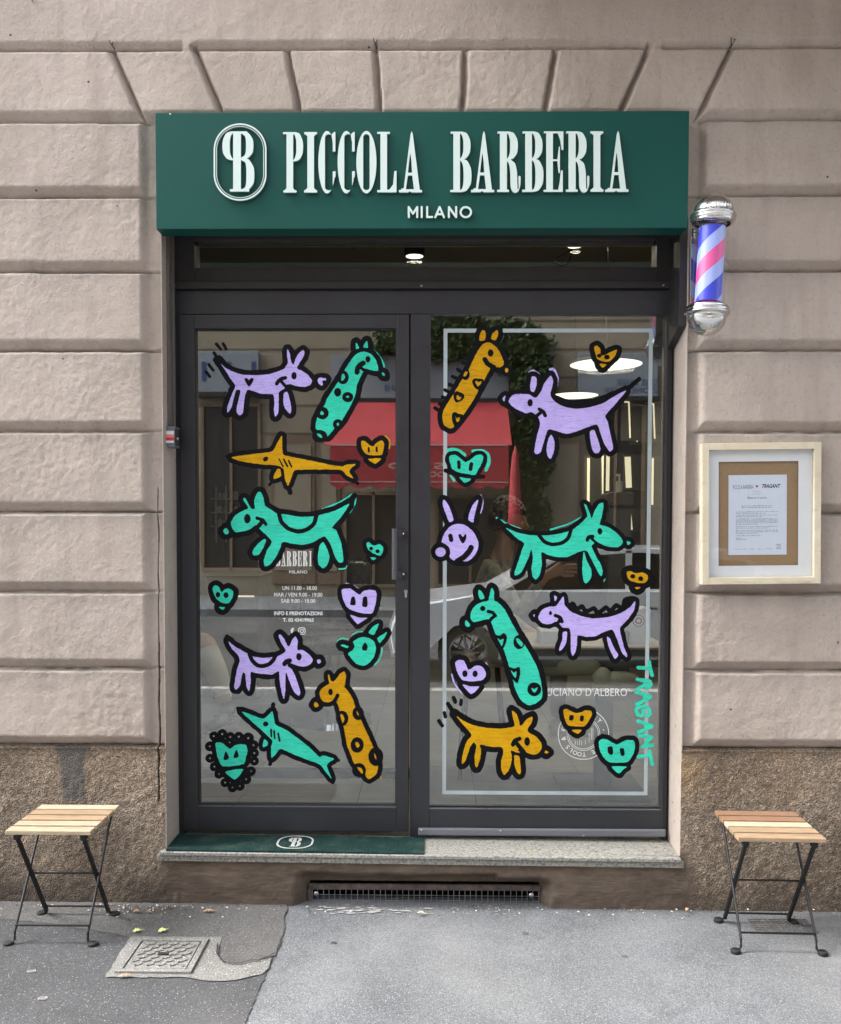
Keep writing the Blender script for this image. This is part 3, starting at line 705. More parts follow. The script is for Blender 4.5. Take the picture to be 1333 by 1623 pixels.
# ------------------------------------------------------------------ the paintings on the glass
GY = 0.210                                        # outer face of the panes
M_COL = {'l': 'paint_lilac', 'g': 'paint_mint', 'h': 'paint_mint2', 'y': 'paint_ochre', 'z': 'paint_ochre2'}
def painting(name, label, parent, win, col, w, fill, ink=(), base=(), halo=(), holes=(), rings=(), step=1.15, wob=0.6):
    """all coordinates in the enlarged window `win` = (x0, y0, scale) of the picture, turned into points on the pane"""
    ox, oy, sc = win; w = w*1.16
    allp = [p for f in fill for p in f] + [p for r, ps in base for p in ps] + [p for r, ps in halo for p in ps] + [(x+d, y+d) for (x, y, r) in rings for d in (-r-12, r+12)]
    a = np.array(allp); pad = w*1.3+22
    g0 = a.min(0)-pad; g1 = a.max(0)+pad; st_ = step*sc*0.82
    gx = np.arange(g0[0], g1[0], st_); gy = np.arange(g0[1], g1[1], st_); X, Y = np.meshgrid(gx, gy, indexing='ij')
    sd = abs(hash(label)) % 1000 if False else (len(label)*37+int(g0[0])) % 997
    nz = (vnoise(X, Y, 3.0*sc, sd)*1.1 + vnoise(X, Y, 1.3*sc, sd+1)*0.7)*wob*sc
    nz2 = (vnoise(X, Y, 5.0*sc, sd+2)*1.6 + vnoise(X, Y, 1.6*sc, sd+3)*0.6)*wob*sc
    fl = np.full(X.shape, 1e9)
    for f in fill: fl = np.minimum(fl, sd_poly(X, Y, f))
    bs = fl - w + nz2*1.2
    for r, ps in base: bs = np.minimum(bs, sd_stroke(X, Y, ps, r)+nz*0.8)
    for (x, y, r) in rings: bs = np.minimum(bs, np.abs(np.hypot(X-x, Y-y)-r)-r*0.66+nz*0.5)
    kk = np.full(X.shape, 1e9)
    for it in ink:
        if it[0] == 's': kk = np.minimum(kk, sd_stroke(X, Y, it[2], it[1]))
        elif it[0] == 'e': kk = np.minimum(kk, sd_ell(X, Y, *it[1:]))
        elif it[0] == 'p': kk = np.minimum(kk, sd_poly(X, Y, it[1]))
    kk += nz*0.6
    ho = np.full(X.shape, 1e9)
    for h in holes:
        ho = np.minimum(ho, sd_ell(X, Y, *h[1:]) if h[0] == 'e' else sd_poly(X, Y, h[1]))
    def fm(off): return lambda u, v, k: (lambda p: (p.x, GY-off, p.z))(at(ox+u/sc, oy+v/sc, GY))
    L = Lay()
    if halo:
        hh = np.full(X.shape, 1e9)
        for r, ps in halo: hh = np.minimum(hh, sd_stroke(X, Y, ps, r)+nz)
        L.add(hh, gx, gy, fm(0.0008), 1)
    L.add(bs, gx, gy, fm(0.0014), 0)
    L.add(np.minimum(fl+nz, ho), gx, gy, fm(0.0021), 1)
    if ink: L.add(np.maximum(kk, -ho), gx, gy, fm(0.0028), 0)
    return L.build(name, [M['paint_black'], M[M_COL[col]]], parent, label)
W1=(300,500,6.665); W2=(470,500,6.665); W3=(670,500,6.665); W4=(780,520,4.937); W5=(340,660,4.3); W6=(340,760,4.4433); W7=(660,700,6.665)
W8=(770,770,4.76); W9=(310,900,6.06); W10=(480,840,6.24); W11=(320,1100,5.554); W12=(470,1040,6.763); W13=(680,910,6.06); W14=(820,890,5.554); W15=(680,1090,6.06); W16=(860,1030,6.665)
def paintings_left(P):
    painting('painted_dog', 'lilac dog with a heart on its side, wagging tail, top left of the door glass', P, W1, 'l', 46,
     [[(305,470),(370,545),(450,590),(560,625),(700,632),(830,622),(930,595),(1000,565),(1030,525),(1042,500),(1035,430),(1035,365),(1044,360),(1062,400),(1070,460),(1080,505),(1108,515),(1125,455),(1150,410),(1200,368),(1220,390),(1205,440),(1160,510),(1138,560),(1200,590),(1260,635),(1297,690),(1280,735),(1220,755),(1130,745),(1070,725),(1010,740),(1010,768),(950,808),(945,880),(945,1000),(930,1050),(905,1070),(895,1000),(900,900),(885,835),(800,830),(740,825),(670,795),(615,790),(590,850),(575,960),(565,1035),(530,1055),(503,1020),(505,960),(530,860),(540,792),(498,790),(470,880),(450,960),(430,1000),(403,1030),(403,970),(430,890),(465,800),(488,740),(430,660),(370,560)],
      [(1000,825),(1035,808),(1060,880),(1075,960),(1077,1020),(1060,1035),(1015,985),(995,930)],
      [(1355,690),(1365,665),(1390,658),(1440,665),(1445,685),(1405,690),(1410,735),(1390,737),(1365,718)]],
     ink=[('e',1107,638,28,40),('s',20,[(925,722),(945,690),(980,668),(1015,660)]),('s',17,[(965,690),(1010,740),(1050,775)]),('p',[(583,672),(610,662),(630,686),(652,662),(680,666),(672,705),(632,752),(600,712)])],
     base=[(17,[(305,470),(262,395)]),(17,[(288,303),(330,355)]),(17,[(358,298),(388,352)]),(16,[(208,520),(252,578)]),(16,[(178,595),(218,645)]),(38,[(1395,700),(1440,715)])])
    painting('painted_giraffe', 'mint green giraffe neck and head looking right, top of the door glass', P, W2, 'g', 48,
     [[(580,470),(620,420),(660,393),(720,382),(785,408),(835,465),(858,530),(862,582),(820,585),(765,570),(715,560),(705,600),(670,660),(640,730),(625,830),(600,895),(545,1000),(475,1115),(400,1195),(330,1278),(300,1240),(260,1215),(205,1200),(210,1110),(255,1010),(295,950),(330,870),(395,770),(440,700),(490,620),(525,550)],
      [(628,285),(645,310),(662,345),(628,355)],[(745,268),(754,340),(706,335),(722,295)],[(905,605),(925,612),(935,642),(908,632)]],
     ink=[('e',755,463,26,34),('s',27,[(705,505),(670,525),(645,560),(640,600)]),('s',17,[(670,545),(715,580),(740,590)]),('e',490,655,62,72),('e',436,812,38,46),('e',541,863,58,54),('e',275,1032,66,66),('e',437,1150,52,56),('e',245,1275,80,66)],
     holes=[('p',[(473,690),(480,625),(500,618),(515,650),(500,680)]),('e',540,860,17,11),('p',[(250,1045),(262,1008),(290,1030),(280,1052)]),('e',437,1150,13,17),('p',[(213,1248),(245,1250),(270,1275),(270,1295),(240,1285)])],
     base=[(40,[(930,620),(945,640)])], halo=[(11,[(810,365),(880,440),(915,510),(925,560)])])
    painting('painted_shark', 'ochre yellow shark swimming left with a long pointed nose, on the door glass', P, W5, 'z', 27,
     [[(115,278),(250,258),(380,243),(405,225),(440,160),(460,133),(466,255),(520,275),(650,300),(800,332),(870,340),(905,328),(962,325),(930,355),(920,380),(947,422),(900,400),(860,365),(700,362),(560,365),(538,380),(520,430),(500,472),(480,420),(470,360),(430,335),(300,325),(180,305)],
      [(407,428),(405,400),(428,362),(447,360),(455,405)]],
     ink=[('p',[(330,292),(345,275),(366,278),(362,300),(340,308)]),('s',5,[(440,290),(468,342)]),('s',6,[(472,292),(497,340)]),('s',6,[(505,300),(526,343)])],
     base=[(14,[(460,133),(468,118)]),(12,[(115,278),(85,272)]),(16,[(500,472),(516,520)]),(10,[(407,428),(374,466)]),(12,[(962,325),(985,315)]),(12,[(947,422),(975,458)])])
    painting('painted_heart', 'ochre yellow smiling heart beside the shark tail, on the door glass', P, W5, 'z', 29,
     [[(1000,172),(1022,167),(1050,190),(1080,205),(1108,178),(1140,163),(1156,185),(1150,230),(1140,262),(1080,265),(1030,255),(1005,215)],[(1048,292),(1136,285),(1095,323)]],
     ink=[('s',7,[(1050,215),(1052,238)]),('s',7,[(1105,213),(1106,238)])], halo=[(7,[(1165,135),(1190,165),(1190,215)])])
    painting('painted_dog', 'big mint green dog facing left with a saddle patch, middle of the door glass', P, W6, 'h', 31,
     [[(118,300),(150,250),(205,218),(238,200),(203,145),(208,130),(225,142),(258,203),(285,205),(280,150),(300,97),(322,86),(345,125),(357,185),(400,213),(440,238),(520,248),(600,262),(700,260),(760,245),(850,220),(948,170),(920,225),(870,290),(828,340),(858,358),(890,440),(906,530),(905,580),(878,585),(850,545),(815,450),(778,402),(740,415),(690,445),(620,460),(540,450),(480,440),(460,490),(430,550),(390,600),(355,612),(348,570),(370,500),(405,440),(370,395),(320,350),(290,320),(250,350),(200,365),(150,370),(122,335)],
      [(348,420),(364,425),(340,490),(310,530),(275,533),(268,510),(300,460)],[(765,440),(790,480),(810,540),(795,600),(765,625),(735,600),(728,550),(740,470)],[(60,362),(80,341),(102,365),(97,382),(75,384)]],
     ink=[('e',232,276,23,33),('s',12,[(300,272),(340,285),(362,315)]),('s',15,[(335,300),(300,340)]),('s',15,[(452,225),(470,295),(520,345),(590,366),(650,352),(700,312),(722,240)])],
     base=[(20,[(948,170),(985,112)])], halo=[(5,[(760,208),(880,160),(978,98)]),(5,[(995,100),(990,170),(950,238)]),(4,[(875,630),(925,625),(942,560)])])
    painting('painted_heart', 'small mint heart with two round eyes beside the door handle', P, W6, 'g', 27,
     [[(1070,450),(1088,440),(1120,466),(1160,455),(1188,475),(1186,510),(1165,536),(1110,515),(1080,490)],[(1098,548),(1140,552),(1118,568)]],
     ink=[('e',1103,487,14,13),('e',1148,505,16,14)])
    painting('painted_heart', 'mint green heart at the left edge of the door glass, beside the opening hours', P, W9, 'g', 43,
     [[(165,195),(190,167),(225,185),(250,232),(285,205),(320,196),(362,225),(357,280),(320,340),(260,336),(205,300),(175,240)],[(225,375),(287,378),(258,403)]],
     ink=[('e',217,258,21,27),('e',293,262,25,27)])
    painting('painted_dog', 'lilac dog with a saddle patch below the opening hours on the door glass', P, W9, 'l', 42,
     [[(313,700),(370,750),(430,785),(500,822),(560,852),(650,865),(740,857),(790,848),(835,825),(866,795),(820,710),(798,650),(815,640),(850,680),(882,745),(903,750),(930,690),(960,658),(982,700),(977,785),(1030,790),(1090,830),(1127,880),(1110,920),(1050,947),(980,940),(915,915),(880,940),(920,970),(950,1020),(990,1130),(1007,1200),(987,1227),(940,1180),(900,1080),(868,990),(865,1060),(862,1180),(848,1257),(830,1200),(810,1100),(800,995),(740,1022),(660,1020),(580,1010),(530,1003),(530,1100),(515,1183),(490,1140),(478,1020),(455,1008),(440,1060),(430,1120),(395,1167),(373,1150),(380,1080),(400,970),(425,900),(410,840),(350,775)],
      [(1168,885),(1195,880),(1205,905),(1178,922)]],
     ink=[('e',993,853,26,35),('s',22,[(855,922),(872,898),(905,890)]),('s',14,[(880,910),(925,940),(970,962)]),('s',20,[(520,830),(545,890),(595,935),(650,942),(710,922),(750,880),(770,835)])],
     base=[(22,[(313,700),(302,662)]),(42,[(1195,905),(1210,905)])])
    painting('painted_heart', 'large lilac smiling heart below the door handle', P, W10, 'l', 40,
     [[(383,600),(410,580),(470,580),(530,622),(565,638),(600,605),(660,590),(718,600),(732,640),(717,740),(685,822),(600,825),(500,800),(440,765),(400,690)],[(468,838),(560,866),(642,868),(580,908),(540,930)]],
     ink=[('p',[(480,668),(510,657),(522,700),(520,740),(490,745),(468,735)]),('p',[(597,665),(636,662),(638,757),(588,752)])], halo=[(5,[(362,575),(400,540),(440,530),(500,545),(545,578)])])
    painting('painted_bird', 'mint green round bird head with a beak pointing left, on the door glass', P, W10, 'g', 40,
     [[(498,1105),(550,1070),(600,1058),(660,1070),(710,1110),(722,1180),(700,1260),(650,1320),(600,1342),(530,1322),(480,1270),(447,1220),(490,1190),(512,1150)],[(747,925),(740,965),(700,1037),(650,1015),(690,960)],[(832,1010),(810,1060),(760,1117),(735,1070),(780,1040)],[(373,1137),(400,1132),(455,1150),(440,1166),(385,1150)]],
     ink=[('p',[(615,1110),(642,1150),(632,1190),(590,1187),(588,1150)])], base=[(52,[(385,1145),(440,1150)])],
     halo=[(6,[(335,1120),(355,1085),(390,1072),(440,1080)]),(5,[(480,1040),(540,1008),(590,1005)]),(7,[(745,1015),(800,980),(850,978),(868,1020)]),(7,[(785,1170),(765,1270),(712,1335)])])
    painting('painted_heart', 'mint heart with a black frill of loops, bottom left corner of the door glass', P, W11, 'h', 36,
     [[(120,440),(150,424),(190,435),(220,465),(253,480),(290,450),(340,440),(390,450),(402,500),(388,560),(370,612),(290,632),(180,632),(140,560)],[(210,680),(362,658),(330,720),(290,750),(240,720)]],
     ink=[('p',[(190,568),(212,503),(242,560),(215,580)]),('p',[(278,555),(305,488),(326,545),(300,562)])],
     rings=[(105,370,24),(180,352,26),(250,378,26),(325,375,26),(408,388,30),(455,450,26),(462,520,24),(462,590,24),(432,680,26),(390,750,27),(335,810,25),(270,822,26),(205,780,24),(150,705,24),(110,640,24),(72,565,24),(70,460,26)])
    painting('painted_shark', 'mint green shark diving to the lower right on the door glass', P, W11, 'h', 34,
     [[(348,153),(450,187),(535,217),(580,190),(622,150),(637,230),(652,270),(750,320),(860,400),(960,480),(1032,552),(1070,540),(1162,570),(1120,600),(1100,635),(1142,745),(1080,670),(1040,620),(950,585),(820,535),(695,482),(650,530),(613,562),(610,470),(620,410),(540,330),(440,240)],
      [(553,398),(580,420),(577,450),(540,467),(540,430)]],
     ink=[('e',563,262,24,22),('s',8,[(610,312),(612,372)]),('s',8,[(636,322),(642,388)]),('s',8,[(672,345),(685,412)])],
     base=[(16,[(348,153),(316,126)]),(18,[(622,150),(628,90)]),(16,[(613,562),(600,618)]),(18,[(1142,745),(1152,775)]),(16,[(1162,570),(1200,582)])])
    painting('painted_giraffe', 'ochre yellow giraffe neck and head, bottom right of the door glass', P, W12, 'y', 44,
     [[(247,400),(270,350),(310,318),(350,290),(343,240),(340,200),(350,203),(370,262),(400,270),(430,240),(460,195),(508,163),(530,200),(522,290),(512,330),(550,370),(600,450),(625,530),(680,660),(740,790),(800,920),(850,1050),(872,1150),(870,1212),(855,1265),(780,1317),(745,1290),(735,1230),(700,1170),(620,1150),(580,1050),(540,950),(515,800),(495,720),(460,570),(430,490),(395,472),(350,492),(290,487),(258,445)],
      [(183,522),(205,488),(240,530),(205,550)]],
     ink=[('e',365,383,25,34),('s',20,[(440,420),(418,465),(390,500)]),('e',490,665,66,82),('e',660,610,60,74),('e',650,950,70,82),('e',850,1075,80,100),('e',670,1220,74,76)],
     holes=[('p',[(468,625),(492,622),(515,670),(495,717),(478,670)]),('p',[(642,580),(662,610),(670,642),(650,620)]),('p',[(628,925),(655,918),(677,955),(655,982),(635,955)]),('p',[(832,1035),(848,1060),(858,1112),(838,1080)]),('p',[(648,1190),(690,1195),(712,1230),(705,1262),(675,1230)])],
     base=[(34,[(200,525),(230,525)])], halo=[(8,[(900,1290),(905,1310)])])
def paintings_right(P):
    painting('painted_giraffe', 'ochre yellow giraffe with a spiky black mane, top left of the window', P, W3, 'y', 46,
     [[(600,345),(640,300),(700,285),(760,320),(802,370),(838,440),(857,510),(820,547),(770,545),(720,545),(705,580),(660,660),(590,790),(520,920),(430,1050),(330,1175),(290,1195),(230,1162),(208,1090),(218,1010),(280,900),(350,790),(400,700),(470,600),(520,500),(560,415)],
      [(598,265),(605,200),(630,155),(662,170),(662,230),(650,264)],[(723,247),(740,190),(787,153),(797,200),(770,264)]],
     ink=[('e',717,397,31,38),('s',26,[(655,465),(690,515),(750,548)]),('p',[(520,700),(545,665),(590,668),(630,670),(650,700),(640,750),(590,790),(545,760)]),('p',[(325,830),(355,800),(390,810),(430,830),(438,870),(400,905),(355,922),(328,880)]),('p',[(310,1040),(340,1020),(380,1040),(425,1050),(430,1100),(370,1150),(340,1180),(310,1110)]),('e',452,622,44,62)],
     holes=[('p',[(553,700),(573,690),(590,706),(622,690),(615,722),(580,750)]),('p',[(358,850),(375,843),(390,862),(412,865),(385,897),(358,882)]),('p',[(343,1060),(360,1085),(390,1075),(387,1110),(360,1125)]),('p',[(428,640),(450,592),(475,600),(455,642)]),('e',886,580,18,24)],
     base=[(58,[(886,582),(890,586)])]+[(19,ps) for ps in ([(590,310),(540,330)],[(530,400),(478,400)],[(490,450),(438,438)],[(450,505),(418,498)],[(410,595),(370,570)],[(360,665),(315,645)],[(325,745),(280,728)],[(280,810),(235,788)],[(250,880),(210,862)],[(230,950),(180,932)],[(180,1010),(130,978)])])
    painting('painted_dog', 'large lilac dog facing left with a raised tail, upper right of the window', P, W4, 'l', 33,
     [[(128,570),(160,525),(230,515),(290,520),(340,547),(380,500),(410,430),(457,373),(477,410),(470,460),(455,525),(490,575),(560,615),(660,632),(760,620),(860,592),(950,537),(1048,488),(1010,540),(950,610),(885,685),(905,740),(930,850),(947,940),(920,967),(880,910),(850,830),(820,755),(750,775),(660,810),(580,827),(500,805),(440,795),(410,870),(380,970),(345,987),(330,960),(350,850),(375,750),(358,695),(310,660),(260,665),(190,635),(145,600)],
      [(308,380),(345,388),(347,450),(325,502),(298,482)],[(463,833),(485,880),(487,950),(460,1022),(433,1000),(425,940),(440,870)],[(763,815),(800,800),(825,870),(847,940),(835,977),(800,977),(778,930)],[(80,552),(103,530),(95,577)]],
     ink=[('e',297,584,20,30),('s',14,[(368,635),(400,655),(415,685)]),('s',14,[(385,655),(345,690),(310,690)])],
     base=[(17,[(1048,488),(1150,398)]),(16,[(100,525),(62,545),(85,590),(180,650)]),(20,[(490,540),(600,580),(800,570),(950,510)])], halo=[(9,[(452,322),(485,325),(512,390),(505,450)]),(6,[(290,345),(320,330),(370,360)])])
    painting('painted_heart', 'ochre yellow grinning heart in front of the lit round lamp, top right of the window', P, W4, 'y', 34,
     [[(798,150),(820,136),(845,165),(850,210),(880,212),(930,185),(977,170),(965,212),(930,250),(905,265),(850,255),(820,238),(805,190)],[(838,280),(892,285),(865,313),(850,300)]],
     ink=[('e',837,217,18,16),('e',897,228,22,19)])
    painting('painted_heart', 'wide mint heart with a long black smile, left side of the window', P, W7, 'g', 37,
     [[(343,170),(370,143),(420,143),(470,180),(515,217),(570,190),(630,145),(682,138),(707,165),(690,230),(650,300),(620,352),(540,342),(450,325),(380,290),(362,240)],[(450,375),(510,385),(582,395),(515,437)]],
     ink=[('s',18,[(447,215),(450,272)]),('s',20,[(580,235),(572,292)])], base=[(22,[(308,305),(420,350),(540,375),(705,368)])],
     halo=[(18,[(298,260),(300,150),(325,95),(380,82),(450,98),(510,140)]),(18,[(600,100),(690,98),(750,130),(768,210),(735,300)]),(12,[(360,360),(400,410)])])
    painting('painted_rabbit', 'lilac rabbit head with one heart-shaped eye, left side of the window', P, W7, 'l', 44,
     [[(265,1060),(290,980),(350,900),(430,867),(510,880),(590,940),(640,1020),(657,1090),(640,1160),(600,1220),(540,1262),(470,1262),(400,1257),(350,1220),(340,1140),(290,1075)],
      [(283,613),(320,640),(360,720),(392,828),(345,847),(310,760),(280,680)],[(652,613),(635,700),(610,790),(600,852),(548,827),(565,740),(600,660)],[(203,1150),(230,1118),(290,1118),(310,1150),(300,1200),(255,1217),(215,1195)]],
     ink=[('s',23,[(358,995),(368,1038)]),('p',[(443,985),(468,978),(490,1005),(515,976),(529,990),(520,1040),(490,1077),(460,1040)]),('s',29,[(577,1118),(555,1160),(500,1220),(430,1262)]),('e',255,1166,102,98)],
     holes=[('e',255,1166,55,50)], base=[(100,[(255,1165),(256,1166)])], halo=[(9,[(680,568),(702,640),(680,750)])])
    painting('painted_dog', 'mint green dog facing right with a saddle patch, middle of the window', P, W8, 'h', 29,
     [[(153,318),(230,350),(320,370),(400,375),(480,373),(560,360),(640,337),(700,297),(748,252),(765,225),(745,150),(742,137),(760,150),(780,200),(798,245),(820,190),(850,140),(882,127),(887,160),(877,220),(860,290),(920,310),(980,350),(1025,400),(1032,430),(1000,462),(930,460),(870,442),(835,425),(803,445),(800,465),(830,530),(870,600),(882,650),(870,682),(845,650),(810,580),(760,490),(700,500),(620,535),(540,537),(470,522),(420,500),(422,600),(402,680),(375,707),(350,680),(345,620),(355,540),(343,480),(322,540),(290,610),(260,660),(220,677),(218,650),(245,570),(275,480),(290,435),(240,400),(190,355)],
      [(738,493),(760,560),(797,640),(790,700),(755,737),(735,710),(727,640),(730,560)],[(1063,418),(1080,420),(1094,432),(1070,447)]],
     ink=[('e',860,343,18,25),('s',14,[(765,408),(775,388),(805,382)]),('s',10,[(790,390),(830,428),(880,455)]),('s',14,[(395,365),(440,420),(500,442),(570,432),(620,395),(642,330)])],
     base=[(14,[(153,318),(95,258)]),(34,[(1078,432),(1088,432)])], halo=[(7,[(82,243),(170,292),(260,325)]),(6,[(490,330),(620,290),(720,238)]),(5,[(880,640),(905,680),(890,720)])])
    painting('painted_heart', 'small ochre yellow heart with round eyes at the right edge of the window', P, W8, 'y', 37,
     [[(1063,650),(1093,643),(1130,660),(1180,653),(1217,670),(1222,700),(1200,732),(1150,733),(1090,715),(1070,692)],[(1120,765),(1167,765),(1143,781)]],
     ink=[('e',1108,682,19,17),('e',1167,700,20,18)])
    painting('painted_giraffe', 'mint green giraffe with heart spots, left half of the window', P, W13, 'h', 46,
     [[(398,400),(410,350),(450,295),(520,265),(570,250),(585,180),(602,133),(624,165),(625,248),(660,270),(720,330),(770,420),(830,530),(920,680),(990,800),(1040,900),(1070,1010),(1087,1120),(1080,1192),(1020,1245),(960,1257),(890,1220),(830,1110),(810,1030),(770,890),(720,730),(650,600),(610,500),(590,445),(550,432),(500,447),(430,460),(405,437)],
      [(478,150),(515,180),(532,230),(495,242),(475,200)],[(343,460),(360,443),(397,490),(375,507),(350,492)]],
     ink=[('e',516,329,26,26),('s',16,[(568,358),(610,368),(638,398)]),('s',16,[(630,400),(600,425),(580,450)]),('p',[(630,585),(680,590),(718,563),(748,600),(738,660),(702,725),(660,660)]),('e',864,652,54,68),('p',[(770,895),(820,905),(868,888),(875,960),(850,1045),(805,1010)]),('e',1010,1105,67,66)],
     holes=[('p',[(653,608),(682,632),(717,620),(700,692),(675,650)]),('p',[(833,618),(862,620),(903,668),(887,697),(850,660)]),('p',[(783,918),(815,945),(840,930),(832,997),(800,960)]),('p',[(983,1090),(1010,1102),(1042,1085),(1036,1112),(1012,1137),(990,1117)])],
     base=[(42,[(360,472),(370,480)])])
    painting('painted_heart', 'lilac smiling heart beside the mint giraffe, lower left of the window', P, W13, 'l', 43,
     [[(252,850),(280,823),(330,828),(355,870),(375,912),(402,910),(440,880),(490,878),(530,910),(547,960),(520,1012),(420,1030),(330,1020),(290,980),(262,910)],[(322,1060),(400,1078),(482,1080),(405,1152)]],
     ink=[('e',345,955,25,32),('e',442,955,24,32)], halo=[(6,[(218,960),(245,1050),(310,1140)]),(5,[(545,850),(582,910)])])
    painting('painted_dog', 'lilac dog with a zigzag black crest along its back, right half of the window', P, W14, 'l', 34,
     [[(183,490),(210,430),(270,400),(340,392),(370,350),(405,308),(417,380),(470,440),(560,480),(660,500),(780,492),(870,470),(950,430),(1000,392),(1037,347),(1025,430),(970,510),(905,580),(912,650),(940,760),(967,820),(960,842),(920,800),(890,720),(860,640),(830,600),(760,620),(690,655),(610,662),(530,650),(525,720),(510,800),(485,832),(470,780),(470,680),(460,592),(400,580),(370,550),(335,528),(290,550),(230,547),(195,520)],
      [(323,298),(352,315),(330,352)],[(400,623),(437,620),(430,710),(405,760),(368,787),(375,740),(395,690)],[(788,660),(815,680),(850,760),(887,820),(860,857),(830,810),(800,740)],[(138,472),(155,458),(150,492)]],
     ink=[('p',[(290,430),(306,455),(290,472),(277,455)]),('s',16,[(335,475),(375,492),(392,528)]),('s',15,[(372,515),(352,548)])],
     base=[(19,[(440,410),(490,370),(520,420),(570,395),(605,440),(675,412),(710,455),(780,405),(820,440),(870,385),(925,410),(950,335),(1020,322)]),(30,[(1040,345),(1030,390)]),(24,[(950,360),(980,360)])])
    painting('painted_dog', 'ochre yellow dog with a wagging tail, bottom left of the window', P, W15, 'z', 45,
     [[(248,253),(320,310),(420,357),(550,385),(680,392),(780,380),(822,362),(800,260),(795,218),(840,250),(865,320),(872,365),(900,350),(940,300),(992,276),(987,330),(945,400),(960,430),(1030,470),(1077,530),(1082,580),(1050,627),(1000,642),(930,618),(880,580),(850,600),(878,622),(830,618),(785,600),(797,660),(785,740),(760,800),(720,837),(695,790),(693,700),(715,620),(700,572),(620,567),(540,555),(488,545),(500,610),(485,700),(458,767),(440,730),(440,640),(455,560),(430,523),(395,570),(370,640),(350,700),(317,732),(315,680),(335,590),(365,510),(410,450),(340,370)],
      [(820,650),(867,660),(877,740),(882,800),(867,832),(835,790),(820,730)],[(1108,622),(1122,600),(1148,620),(1125,634)]],
     ink=[('e',942,515,27,42),('s',20,[(805,545),(822,508),(868,488)]),('s',20,[(835,525),(870,570),(910,612)])],
     base=[(21,[(248,253),(182,155)]),(20,[(237,97),(252,135)]),(16,[(310,120),(304,162)]),(17,[(148,240),(158,280)]),(18,[(95,318),(126,365)]),(34,[(1135,622),(1145,622)])])
    painting('painted_heart', 'ochre yellow heart painted over the round white stamp, bottom of the window', P, W16, 'y', 43,
     [[(218,640),(250,623),(300,645),(350,667),(400,660),(460,635),(512,645),(522,680),(490,750),(440,807),(360,807),(270,797),(235,730)],[(308,845),(412,845),(370,887)]],
     ink=[('p',[(285,690),(327,690),(325,730),(305,747),(278,735)]),('p',[(400,693),(434,700),(430,745),(410,757),(393,740)])])
    painting('painted_heart', 'large mint heart in the bottom right corner of the window', P, W16, 'h', 42,
     [[(593,970),(630,938),(680,945),(730,975),(785,997),(840,970),(890,950),(952,953),(974,985),(970,1060),(940,1130),(900,1182),(800,1192),(700,1185),(640,1130),(600,1050)],[(728,1232),(887,1232),(850,1262),(805,1307)]],
     ink=[('p',[(688,1025),(737,1020),(742,1097),(715,1107),(688,1080)]),('p',[(813,1045),(857,1040),(864,1110),(828,1117)])])
    # the signature, written downwards
    L = Lay(); ox, oy, sc = W16
    S = [[(1010,187),(1090,190),(1135,192)],[(1125,125),(1135,190),(1155,268)],[(1000,310),(1070,322),(1132,332)],[(1130,332),(1142,370),(1112,398),(1082,385),(1075,330)],[(1085,365),(1040,390),(1000,412)],
         [(985,445),(1060,465),(1137,492),(1060,540),(992,572)],[(1075,480),(1078,528)],[(1058,640),(1055,690),(1010,688),(985,640),(1008,605),(1070,598),(1120,622),(1130,670),(1105,700)],
         [(1005,752),(1080,775),(1152,805),(1080,840),(1012,868)],[(1088,788),(1090,832)],[(1022,907),(1085,910),(1150,917)],[(1150,917),(1100,970),(1055,1025)],[(1055,1025),(1100,1012),(1160,1003)],[(1012,1128),(1080,1118),(1132,1110)],[(1130,1070),(1140,1120),(1158,1208)]]
    a = np.array([p for s_ in S for p in s_]); gx = np.arange(a[:,0].min()-25, a[:,0].max()+25, 5.5); gy = np.arange(a[:,1].min()-25, a[:,1].max()+25, 5.5)
    X, Y = np.meshgrid(gx, gy, indexing='ij'); F = np.full(X.shape, 1e9)
    for s_ in S: F = np.minimum(F, sd_stroke(X, Y, s_, 19))
    F += vnoise(X, Y, 20, 77)*5
    L.add(F, gx, gy, lambda u, v, k: (lambda p: (p.x, GY-0.0030, p.z))(at(ox+u/sc, oy+v/sc, GY)), 0)
    L.build('painted_signature', [M['paint_mint2']], P, 'mint green word TRAGANT painted downwards at the right edge of the window')

def rebase(root, loc):
    loc = Vector(loc); root.location = loc
    for c in root.children: c.matrix_parent_inverse = Matrix.Translation(-loc)
def frame_bars(mb, x0, x1, z0, z1, t, y0, y1, bev=0.0015, tb=None, tt=None):
    """a rectangular frame of four butted bars; t side width, tb bottom, tt top"""
    tb = t if tb is None else tb; tt = t if tt is None else tt
    mb.box((x0, y0, z0), (x0+t, y1, z1), bev); mb.box((x1-t, y0, z0), (x1, y1, z1), bev)
    mb.box((x0+t, y0+.0006, z1-tt), (x1-t, y1, z1), bev); mb.box((x0+t, y0+.0006, z0), (x1-t, y1, z0+tb), bev)
# ================================================================== shopfront frame
FX0 = Xc(269.5, .19, 700); FX1 = Xc(1064, .19, 700)
F_ = lambda py: Zc(py, .19)
zT = OZ1-0.005
fr = thing('shopfront_frame', 'dark grey aluminium frame and transom around the glass door and window', 'shopfront')
mb = MB()
zb_ = 0.214
mb.box((FX0, .200, zb_), (Xc(287, .19), .285, F_(460)), .001)                                  # left post
mb.box((Xc(1057.5, .19), .196, zb_-.006), (FX1, .285, F_(460)), .001)                                # right post
mb.box((Xc(287, .19)+.0005, .198, F_(497.5)+.0025), (Xc(1057.5, .19)-.0005, .285, F_(460)), .001)                     # header
mb.box((Xc(650.5, .19), .192, zb_), (Xc(682, .19)-.0005, .285, F_(497.5)), .0015)                       # middle post
mb.build('frame', M['anthracite'], fr)
mb = MB()
mb.box((FX0, .178, F_(458)), (FX1, .285, F_(446.5)), .0015)
mb.box((FX0, .205, F_(459.6)), (FX1, .28, F_(458.2)))
